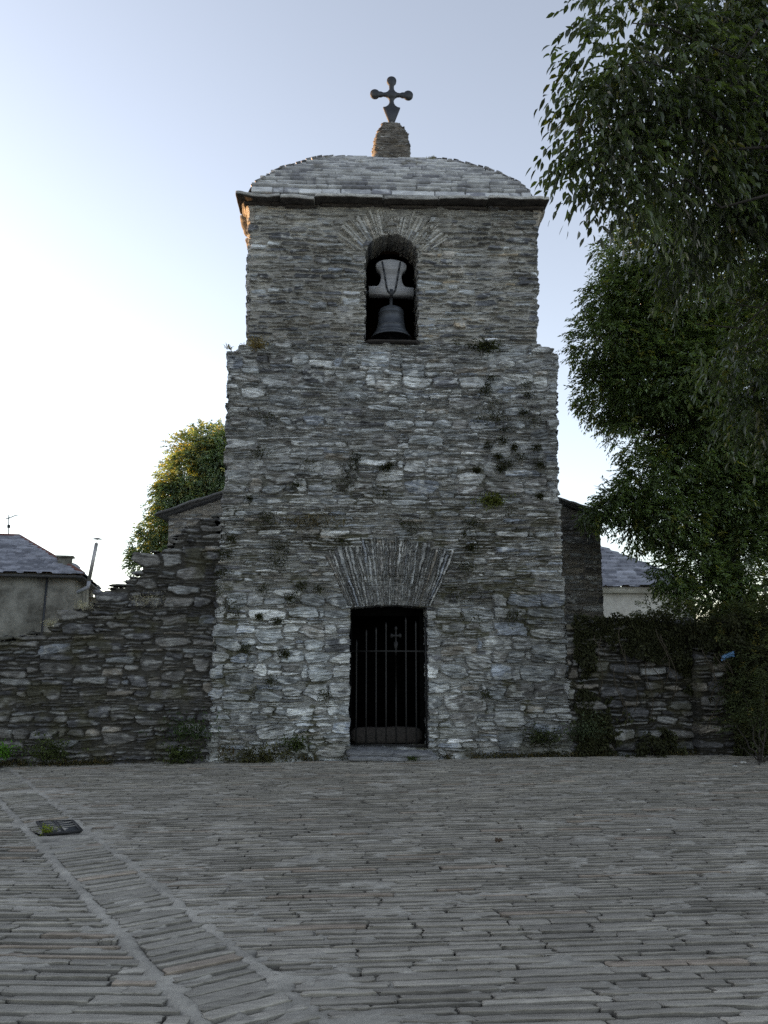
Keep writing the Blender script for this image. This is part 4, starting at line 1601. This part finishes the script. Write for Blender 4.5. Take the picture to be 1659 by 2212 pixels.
def leafy(name, clumps, dens, rng, parent, base, leafsz, fine, pairs=4, rachis=.26, hang=.8, droop=.5, yellow=.0, wid=.32, mat=None, cull=None, shell=.62, gapthr=.36):
    P_, O_, K_ = clump_points(clumps, dens, rng, shell)
    if cull is not None:
        k = cull(P_)
        P_, O_, K_ = P_[k], O_[k], K_[k]
    # gaps: drop whole pockets of sprays
    gap = fbm(P_[:, 0] * 1.3 + P_[:, 1] * .6, P_[:, 2] * 1.3, 99)
    k = gap > gapthr
    P_, O_, K_ = P_[k], O_[k], K_[k]
    O_ = O_ + rng.normal(0, .35, O_.shape) + np.array((0, 0, -.15))
    lp, ld = sprays(P_, O_, rng, rachis, pairs, leafsz, 0, droop, hang, fine)
    V, Fs, kk = leaflets(lp, ld, leafsz, leafsz * wid, rng, fine)
    n = len(lp)
    sp = np.tile(np.arange(len(P_)), n // len(P_))
    tone = rng.uniform(.5, 1.75, len(P_))[sp] * rng.uniform(.8, 1.2, n)
    c = np.array(base)[None] * tone[:, None]
    yl = (rng.random(len(P_)) < yellow)[sp]
    c = np.where(yl[:, None], c * np.array((1.9, 1.35, .9)), c)
    return obj(name, V, Fs, mat or M_LEAF, parent, np.repeat(c, kk, 0))


def limb(m, pts, r0, r1, n=8, rng=None, wob=.12):
    pts = np.array(pts, float)
    t = np.linspace(0, 1, 10)
    k = np.linspace(0, 1, len(pts))
    q = np.stack([np.interp(t, k, pts[:, i]) for i in range(3)], 1)
    q[1:-1] += rng.normal(0, wob * .3, (8, 3))
    V, Fc = tube(q, np.linspace(r0, r1, 10), n)
    m.add(V, Fc)


def CW(u, v, r, Y, flat=1.0):
    """clump seen at (u, v) with picture radius r, standing at depth Y"""
    p = W(u, v, Y)
    d = (p - CAM) @ _fw
    R = r * d / F_PX
    return (p, (R, R * flat, R))


rng = np.random.default_rng(101)
# the near tree: boughs reach in from the right
near = thing('leafy_tree', 'big ash-like tree with drooping leaves overhanging the top right', 'tree', (5.9, -6.5, 0))
ncl = []
for (u, v, r, Y) in [(1330, 50, 105, -7.2), (1270, 150, 80, -7.2), (1262, 265, 80, -7.0), (1290, 360, 85, -6.9), (1390, 180, 130, -6.8), (1420, 330, 125, -6.6),
                     (1500, 80, 140, -6.6), (1560, 250, 140, -6.4), (1640, 130, 150, -6.2), (1340, 425, 45, -6.9), (1650, 350, 130, -6.0),
                     (1500, 450, 110, -6.0), (1460, 560, 80, -5.6), (1520, 650, 100, -5.4), (1470, 700, 55, -5.4), (1600, 560, 120, -5.4), (1650, 700, 110, -5.2), (1540, 760, 55, -5.2),
                     (1640, 880, 80, -5.0), (1580, 870, 50, -5.0), (1750, 300, 200, -6.0), (1780, 600, 180, -5.6), (1800, 850, 150, -5.2), (1560, -120, 170, -6.4), (1760, 20, 200, -6.0), (1400, -110, 130, -7)]:
    ncl.append(CW(u + 34, v, r * .92, Y, 1.2))
m = MB()
limb(m, [(5.9, -6.5, -.1), (5.8, -6.45, 2.2), (5.6, -6.4, 4.4), (5.3, -6.5, 6.6), (5.2, -6.6, 8.5)], .30, .09, 12, rng)
m.build('trunk', M_BARK, near)
m = MB()
for i, (c, r) in enumerate(ncl):
    z0 = min(max(2.4, c[2] - 1.2), 7.5)
    st = np.array((5.9 - .09 * z0, -6.45, z0))
    limb(m, [st, st * .65 + c * .35 + (0, 0, .5), st * .3 + c * .7 + (0, 0, .45), c], .028, .004, 6, rng, .35)
m.build('branches', M_BARK, near)
leafy('crown', ncl, 1050, rng, near, (.038, .054, .020), .088, True, 4, .26, .95, .55, .03, shell=.35, wid=.41)

# the tree behind the right wall, finer leaves
far = thing('bushy_tree', 'dense dark tree with fine leaves rising behind the right boundary wall', 'tree', (6.6, 2.2, 0))
fcl = []
for (u, v, r, Y) in [(1400, 560, 95, 2.2), (1345, 650, 75, 2.2), (1320, 740, 78, 2.2), (1330, 840, 82, 2.4), (1440, 690, 120, 2.4), (1440, 830, 120, 2.2), (1540, 640, 130, 2.8), (1560, 800, 130, 2.4),
                     (1400, 930, 85, 2.2), (1500, 950, 105, 2.2), (1620, 920, 110, 2.6), (1425, 1030, 80, 2.0), (1345, 1085, 50, 1.9), (1295, 1080, 32, 1.9), (1290, 1110, 30, 1.9), (1390, 1115, 62, 1.9), (1460, 1120, 70, 2.0), (1560, 1060, 90, 2.2),
                     (1640, 1100, 95, 2.2), (1600, 1200, 75, 2.0), (1500, 1210, 48, 1.8), (1450, 1245, 38, 1.6), (1560, 1280, 60, 1.6), (1640, 1290, 70, 1.5), (1680, 700, 150, 2.6), (1730, 1000, 130, 2.4), (1760, 1220, 110, 2.0), (1480, 1290, 30, 1.4)]:
    fcl.append(CW(u, v, r, Y, 1.0))
m = MB()
limb(m, [(6.6, 2.2, -.1), (6.5, 2.2, 1.8), (6.4, 2.3, 4.0), (6.2, 2.4, 6.0), (6.0, 2.4, 8.0)], .26, .07, 12, rng)
m.build('trunk', M_BARK, far)
m = MB()
for i, (c, r) in enumerate(fcl):
    z0 = min(max(1.6, c[2] - 1.0), 7.0)
    st = np.array((6.6 - .07 * z0, 2.3, z0))
    limb(m, [st, st * .5 + c * .5 + (0, 0, .3), c], .05, .010, 6, rng)
m.build('branches', M_BARK, far)
leafy('crown', fcl, 2100, rng, far, (.070, .102, .036), .085, False, 4, .18, .45, .3, .05, shell=.4, wid=.42)

# the tree behind the nave on the left
lt = thing('sunlit_tree', 'rounded tree with yellowing top behind the nave left of the tower', 'tree', (W(450, 1100, 17)[0], 17, 0))
lcl = []
for (u, v, r, Y) in [(455, 965, 48, 17), (420, 985, 50, 17), (475, 1010, 55, 17), (400, 1040, 52, 17), (450, 1060, 60, 17.5), (370, 1080, 42, 17), (375, 1130, 45, 17), (340, 1150, 36, 17), (320, 1190, 34, 17), (360, 1190, 40, 17),
                     (510, 980, 60, 17.5), (530, 1060, 70, 17.5), (425, 1015, 48, 17), (440, 1100, 55, 17), (400, 1090, 50, 17), (310, 1215, 26, 17), (430, 1130, 60, 18), (420, 1200, 50, 18)]:
    lcl.append(CW(u, v, r, Y, 1.0))
m = MB()
bx0 = W(450, 1100, 17)[0]
limb(m, [(bx0, 17, -.1), (bx0 + .1, 17, 2.5), (bx0 - .1, 17.1, 5), (bx0, 17, 7.6)], .26, .07, 10, rng)
m.build('trunk', M_BARK, lt)
m = MB()
for c, r in lcl:
    z0 = min(max(2.0, c[2] - 1.2), 6.5)
    limb(m, [(bx0, 17, z0), np.array((bx0, 17, z0)) * .5 + c * .5 + (0, 0, .25), c], .06, .012, 6, rng)
m.build('branches', M_BARK, lt)
leafy('crown', lcl, 1000, rng, lt, (.14, .185, .12), .13, False, 4, .28, .3, .3, .12, shell=.4, wid=.45, mat=M_LEAF_SUN, gapthr=.22)


# ---- moss and creeper (nobody could count the leaves)
def scatter_leaves(P_, N_, size, base, rng, wid=.6, spread=.8):
    d = N_ + rng.normal(0, spread, P_.shape) + np.array((0, 0, -.3))
    V, Fs, kk = leaflets(P_, d, size, size * wid, rng, False)
    c = np.array(base)[None] * rng.uniform(.5, 1.6, len(P_))[:, None]
    return V, Fs, np.repeat(c, kk, 0)


# creeper over the right hand walls
m = MB()
for n, zt_, xa_, xb_, y0_, seed_ in ((52000, 2.16, 2.84, 7.5, .04, 120), (26000, 1.78, 4.68, 7.5, -.23, 140)):
    x = rng.uniform(xa_, xb_, n)
    z = rng.uniform(-.02, zt_, n)
    dn = .6 * fbm(x * 1.7 + 4, z * 2.0, seed_) + .4 * fbm(x * 6, z * 7, seed_ + 5)
    bare = np.exp(-(((x - 3.95) / .55) ** 2 + ((z - .95) / .6) ** 2)) + .9 * np.exp(-(((x - 4.95) / .26) ** 2 + ((z - .55) / .5) ** 2))
    k = dn + .24 * sm(1.35, 1.8, z) * sm(2.9, 4.2, x) + .08 * sm(1.6, 1.9, z) + .14 * sm(3.3, 2.9, x) + .25 * sm(5.1, 5.4, x) - .26 * bare > .45
    k &= z < zt_ - .34 + .5 * fbm(x * 2.6, x * 0, seed_ + 8)
    k &= x > xa_ - .06 + .3 * fbm(z * 4, z * 0, seed_ + 9)
    x, z = x[k], z[k]
    thick = .02 + .26 * sm(.42, .75, fbm(x * 1.8 + 9, z * 2.2, seed_ + 1)) + .04 * sm(.9, .1, z)
    P_ = np.stack([x, y0_ - rng.uniform(0, 1, len(x)) ** .6 * thick, z], 1)
    tone = .5 + 1.1 * fbm(x * 2.5, z * 2.5, seed_ + 2)
    V, Fs, Cc = scatter_leaves(P_, np.tile((0, -1.0, -.5), (len(x), 1)), .062, (.034, .037, .016), rng)
    m.add(V, Fs, Cc * np.repeat(tone, 4)[:, None])
    # trailing stems
for _ in range(26):
    x = rng.uniform(2.9, 6.5)
    y0_ = .02 if x < 4.7 else -.26
    z = rng.uniform(1.2, 1.95 if x < 4.7 else 1.6)
    t = np.linspace(0, 1, 8)
    L_ = rng.uniform(.3, 1.0)
    q = np.stack([x + .25 * (rng.random() - .5) * t + .05 * np.sin(t * 6 + x), y0_ - .10 - .10 * np.sin(t * 3.1), z - L_ * t], 1)
    V, Fc = tube(q, .006, 5)
    m.add(V, Fc, (.06, .05, .035))
cre = m.build('wall_creeper', M_LEAF_DRY)
tag(cre, 'dark moss and creeper hanging over the walls right of the tower', 'creeper', kind='stuff')


def bush(name, label, cat, clumps, dens, base, leafsz, group=None, hang=.2, pairs=3, rachis=.14, yellow=.05):
    c0 = np.array(clumps[0][0])
    t = thing(name, label, cat, (c0[0], c0[1], gz(c0[0])), group)
    m = MB()
    for c, r in clumps:
        b = np.array((c0[0], c0[1], gz(c0[0])))
        limb(m, [b, b * .4 + np.array(c) * .6, c], .014, .005, 5, rng, .05)
    m.build('stems', M_BARK, t)
    leafy('leaves', clumps, dens, rng, t, base, leafsz, False, pairs, rachis, hang, .2, yellow, wid=.42, mat=M_LEAF_DRY, shell=.35)
    return t


bush('hedge_shrub', 'dark sprawling shrub growing on top of the right walls', 'shrub',
     [CW(u, v, r, Y) for u, v, r, Y in [(1420, 1335, 36, .35), (1480, 1345, 45, .35), (1540, 1350, 50, .3), (1600, 1360, 60, .2), (1660, 1365, 70, .1), (1570, 1392, 32, -.1), (1640, 1420, 45, -.3), (1740, 1380, 80, .2)]],
     2600, (.045, .055, .02), .06)
bush('bramble_bush', 'dark bramble bush spilling onto the paving at the right edge', 'bush',
     [CW(u, v, r, Y) for u, v, r, Y in [(1640, 1600, 62, -1.0), (1660, 1520, 70, -.8), (1655, 1440, 55, -.6), (1600, 1610, 34, -.6), (1585, 1560, 32, -.5), (1720, 1620, 80, -1.2), (1600, 1480, 40, -.45), (1640, 1650, 26, -1.3)]],
     2600, (.04, .05, .02), .05)

# plants rooted in the masonry
# small tufts of moss in the tower joints: one carpet
tufts = [(500, 1160), (485, 1195), (480, 1235), (575, 1115), (600, 1215), (605, 1180), (570, 1270), (630, 1290), (600, 1340), (560, 975), (580, 900), (540, 1075), (665, 1000), (750, 1015), (755, 1035), (830, 1010), (840, 1005),
         (735, 1165), (875, 1130), (895, 1140), (830, 1060), (1010, 1150), (1020, 1180), (1165, 1070), (1085, 950), (1075, 985), (1140, 850), (1050, 840), (1060, 815), (1075, 900), (1130, 890), (1095, 1000), (1160, 965), (1020, 1130), (1075, 1080), (990, 1280), (1010, 1225), (1110, 1330),
         (650, 1265), (690, 1270), (560, 1330), (500, 1310), (530, 1400), (615, 1410), (470, 1270), (1190, 1620), (1150, 1600), (700, 1500), (585, 1470), (1030, 1015), (1030, 1330), (1050, 1500), (770, 985), (640, 1045), (1065, 870), (1090, 925), (1110, 965), (1080, 1010), (1150, 905), (1040, 905), (1125, 985), (1055, 960), (1165, 1000), (1135, 830), (745, 1050), (765, 1000), (1100, 1105)]
m = MB()
for (u, v) in tufts:
    p = W(u, v, -.03)
    n = int(rng.uniform(60, 170))
    q = p + rng.normal(0, 1, (n, 3)) * np.array((.06, .015, .045)) * rng.uniform(.5, 1.5)
    V, Fs, Cc = scatter_leaves(q, np.tile((0, -1.0, -.5), (n, 1)), .05, (.034, .036, .013), rng, .35, .6)
    m.add(V, Fs, Cc)
tag(m.build('wall_moss', M_LEAF_DRY), 'small dark moss tufts scattered in the joints of the tower wall', 'moss', kind='stuff')


# low growth and leaf litter where the walls meet the paving
m = MB()
n = 9000
x = rng.uniform(-8, 5.2, n)
k = (fbm(x * 1.6, x * 0 + 2, 150) + .25 * rng.random(n) > .58) & ((x < -.55) | (x > .95))
x = x[k]
dp = rng.random(len(x)) ** 2
P_ = np.stack([x, -.03 - .22 * dp * fbm(x * 2, x * 0, 151), gz(x) + .01 + (1 - dp) * .12 * rng.random(len(x)) * fbm(x * 3, x * 0 + 5, 152)], 1)
V, Fs, Cc = scatter_leaves(P_, np.tile((0, -.5, .8), (len(x), 1)), .045, (.05, .05, .024), rng, .4, .9)
dry = np.repeat(rng.random(len(x)) < .3, 4)
Cc[dry] = Cc[dry] * np.array((2.0, 1.5, 1.1))
m.add(V, Fs, Cc)
tag(m.build('ground_growth', M_LEAF_DRY), 'low weeds and leaf litter along the foot of the walls', 'ground cover', kind='stuff')


def weed(name, label, cat, p, h, w, n, base, blade=True, up=.6, out=1.0, group=None, leaf=.05):
    """a tuft rooted at p: blades or leafy stalks"""
    p = np.array(p, float)
    m = MB()
    for i in range(n):
        a = rng.uniform(0, math.pi)
        d = np.array((math.cos(a) * rng.uniform(.1, 1), -abs(math.sin(a)) * rng.uniform(.2, 1) * out, up * rng.uniform(.3, 1.3)))
        L_ = h * rng.uniform(.5, 1.15)
        d /= np.linalg.norm(d)
        b = p + rng.normal(0, 1, 3) * np.array((w * .35, .01, w * .12))
        c = np.array(base) * rng.uniform(.6, 1.5)
        t = np.linspace(0, 1, 5)[:, None]
        q = b + d * L_ * t + np.array((0, 0, -1)) * (L_ * .55 * t ** 2)
        if blade:
            sd_ = np.cross(d, (0, 0, 1.0))
            sd_ /= np.linalg.norm(sd_) + 1e-9
            wv = .006 * (1 - t) + .0012
            V = np.concatenate([q - sd_ * wv, q + sd_ * wv])
            m.add(V, np.array([(j, j + 1, 6 + j, 5 + j) for j in range(4)]), c)
        else:
            k = 9
            pp = b + d * L_ * rng.random((k, 1)) + rng.normal(0, .02, (k, 3))
            V, Fs, Cc = scatter_leaves(pp, np.tile(d, (k, 1)), leaf, c, rng, .5, .8)
            m.add(V, Fs, Cc)
    o = m.build(name, M_LEAF_DRY, None, loc=p)
    tag(o, label, cat, group)
    return o


GR = (.045, .06, .018)
weed('dry_grass_tuft', 'dry straw coloured grass tuft drooping above the doorway arch', 'grass tuft', W(668, 1128, -.03), .34, .5, 170, (.15, .125, .075), True, .35)
weed('fern_tuft', 'yellow green fern tuft on the right half of the tower wall', 'fern', W(1060, 1086, -.03), .17, .3, 60, (.10, .115, .03), False, .4)
weed('dry_weed', 'ochre dry weed on the left end of the tower ledge', 'weed', W(556, 752, -.03), .20, .14, 46, (.17, .13, .05), False, .5, leaf=.035)
weed('pale_weed', 'wispy pale weed on the outer left corner of the tower ledge', 'weed', W(494, 754, .1), .16, .08, 24, (.25, .24, .19), True, 1.0)
weed('ledge_moss_tuft', 'dark green moss tuft on the right part of the tower ledge', 'moss tuft', W(1045, 752, -.04), .13, .3, 60, (.035, .04, .015), False, .2)
weed('broadleaf_weed', 'tall green weed at the tower foot left of the door', 'weed', W(640, 1618, -.10), .26, .14, 46, GR, False, 1.0)
weed('leafy_weed', 'bushy green weed in the corner between ruined wall and tower', 'weed', W(415, 1590, -.10), .40, .4, 80, (.035, .055, .02), False, .6)
weed('nettle_clump', 'dark green weed clump at the ruined wall foot near the tower', 'weed', W(392, 1640, -.15), .26, .32, 70, GR, False, .7)
weed('round_weed', 'round green weed clump at the foot of the ruined wall', 'weed', W(105, 1635, -.15), .30, .42, 90, GR, False, .7)
weed('bright_weed', 'bright green weed at the left edge by the ruined wall', 'weed', W(2, 1635, -.2), .24, .18, 60, (.07, .16, .02), False, .9)
weed('doorstep_weed', 'small green grass tuft growing beside the doorstep', 'weed', W(890, 1640, -.3), .13, .12, 50, (.06, .085, .025), True, 1.3)
weed('base_weed', 'low yellowish weeds at the tower foot left of centre', 'weed', W(560, 1640, -.12), .15, .55, 90, (.06, .06, .025), False, .8)
weed('brown_weed', 'dry brown weed at the tower foot near the left corner', 'weed', W(490, 1625, -.10), .20, .3, 60, (.11, .085, .045), True, 1.0)
weed('corner_fern', 'grey green fern in the corner between tower and right wall', 'fern', W(1262, 1590, -.10), .34, .3, 70, (.05, .065, .035), False, .7)
weed('base_fern', 'dark weed at the tower foot right of the door', 'weed', W(1175, 1600, -.08), .24, .3, 60, (.04, .05, .02), False, .6)
weed('grate_weed', 'small yellow green weed sprouting from the drain grate', 'weed', G(103, 1800), .07, .06, 30, (.16, .20, .02), False, 1.2, leaf=.022)
weed('roof_grass', 'tiny dry grass tuft on the right shoulder of the domed roof', 'grass tuft', (RC[0] + .80, RC[1] - .95, RC[2] + 1.53), .14, .12, 30, (.25, .23, .17), True, 1.6)
for (u, v, nm, lb) in [(800, 1155, 'flower', ''), ]:
    pass
fp = W(325, 1300, -.03)
weed('pale_flower_clump', 'pale dried flower clump on the ruined wall face', 'flower clump', W(545 * .372, 1372 - 4, .02) * 0 + W(322, 1300, -.05), .14, .3, 70, (.30, .28, .23), False, .5, leaf=.022)
weed('wall_top_flowers', 'pale dry flowers on the low step of the ruined wall', 'flower clump', W(180, 1314, .0), .10, .2, 40, (.32, .30, .24), False, .9, leaf=.02)
weed('low_wall_flowers', 'pale dry flowers at the left on top of the ruined wall', 'flower clump', W(110, 1350, .0), .08, .14, 30, (.32, .30, .24), False, .9, leaf=.02)

# litter
M_BLUE = plain('blue_plastic', (.09, .20, .36), .45, vary=.2)
M_PAPER = plain('white_paper', (.6, .6, .58), .8)
M_DRYLEAF = plain('dead_leaf', (.06, .04, .025), .9)
m = MB()
bp_ = W(1572, 1416, -.36)
nu, nv = 22, 14
U_, V_ = np.meshgrid(np.linspace(-1, 1, nu), np.linspace(-1, 1, nv))
rdm = 1 - .25 * fbm(np.arctan2(V_, U_) * 2, U_ * 0, 7)
Pp = np.stack([bp_[0] + .115 * U_ * rdm, bp_[1] - .05 * (1 - U_ ** 2) * (1 - V_ ** 2) - .06 * (fbm(U_ * 3, V_ * 3, 8) - .5), bp_[2] + .042 * V_ * rdm + .035 * U_ + .05 * (fbm(U_ * 4, V_ * 3, 9) - .5)], -1)
m.add(Pp.reshape(-1, 3), grid_faces(nv, nu).reshape(-1, 4))
o = m.build('plastic_bag', M_BLUE, loc=bp_)
md = o.modifiers.new('thickness', 'SOLIDIFY'); md.thickness = .004
tag(o, 'crumpled blue plastic bag caught in the right hand greenery', 'plastic bag')


def crumple(name, label, cat, p, sx_, sy_, sz_, mat, seed):
    U_, V_ = np.meshgrid(np.linspace(-1, 1, 9), np.linspace(-1, 1, 9))
    Pp = np.stack([p[0] + sx_ * U_ * (1 - .3 * V_ ** 2), p[1] + sy_ * V_ * (1 - .4 * U_ ** 2), p[2] + .004 + sz_ * (fbm(U_ * 2, V_ * 2, seed) - .2) + sz_ * .6 * V_ ** 2], -1)
    o = obj(name, Pp.reshape(-1, 3), grid_faces(9, 9).reshape(-1, 4), mat, None, loc=p)
    md = o.modifiers.new('thickness', 'SOLIDIFY'); md.thickness = .003
    tag(o, label, cat)


p = G(1078, 1823)
crumple('dry_leaf', 'curled dark dead leaf lying alone on the paving', 'leaf', p + (0, 0, .010), .034, .02, .03, M_DRYLEAF, 3)
crumple('paper_scrap', 'white paper scrap on the paving by the bramble bush', 'litter', G(1588, 1659) + (0, 0, .012), .035, .02, .015, M_PAPER, 4)
crumple('crushed_tissue', 'small crumpled tissue half under the bramble bush', 'litter', G(1606, 1652) + (0, 0, .012), .04, .025, .03, M_PAPER, 5)
V, Fc = tube([(-.022, 0, 0), (.018, .004, 0)], .004, 8)
b_ = obj('cigarette_butt', V + (G(1402, 1797) + (0, 0, .018)), Fc, M_PAPER, None, loc=G(1402, 1797))
tag(b_, 'white cigarette butt on the paving in the right foreground', 'cigarette butt')
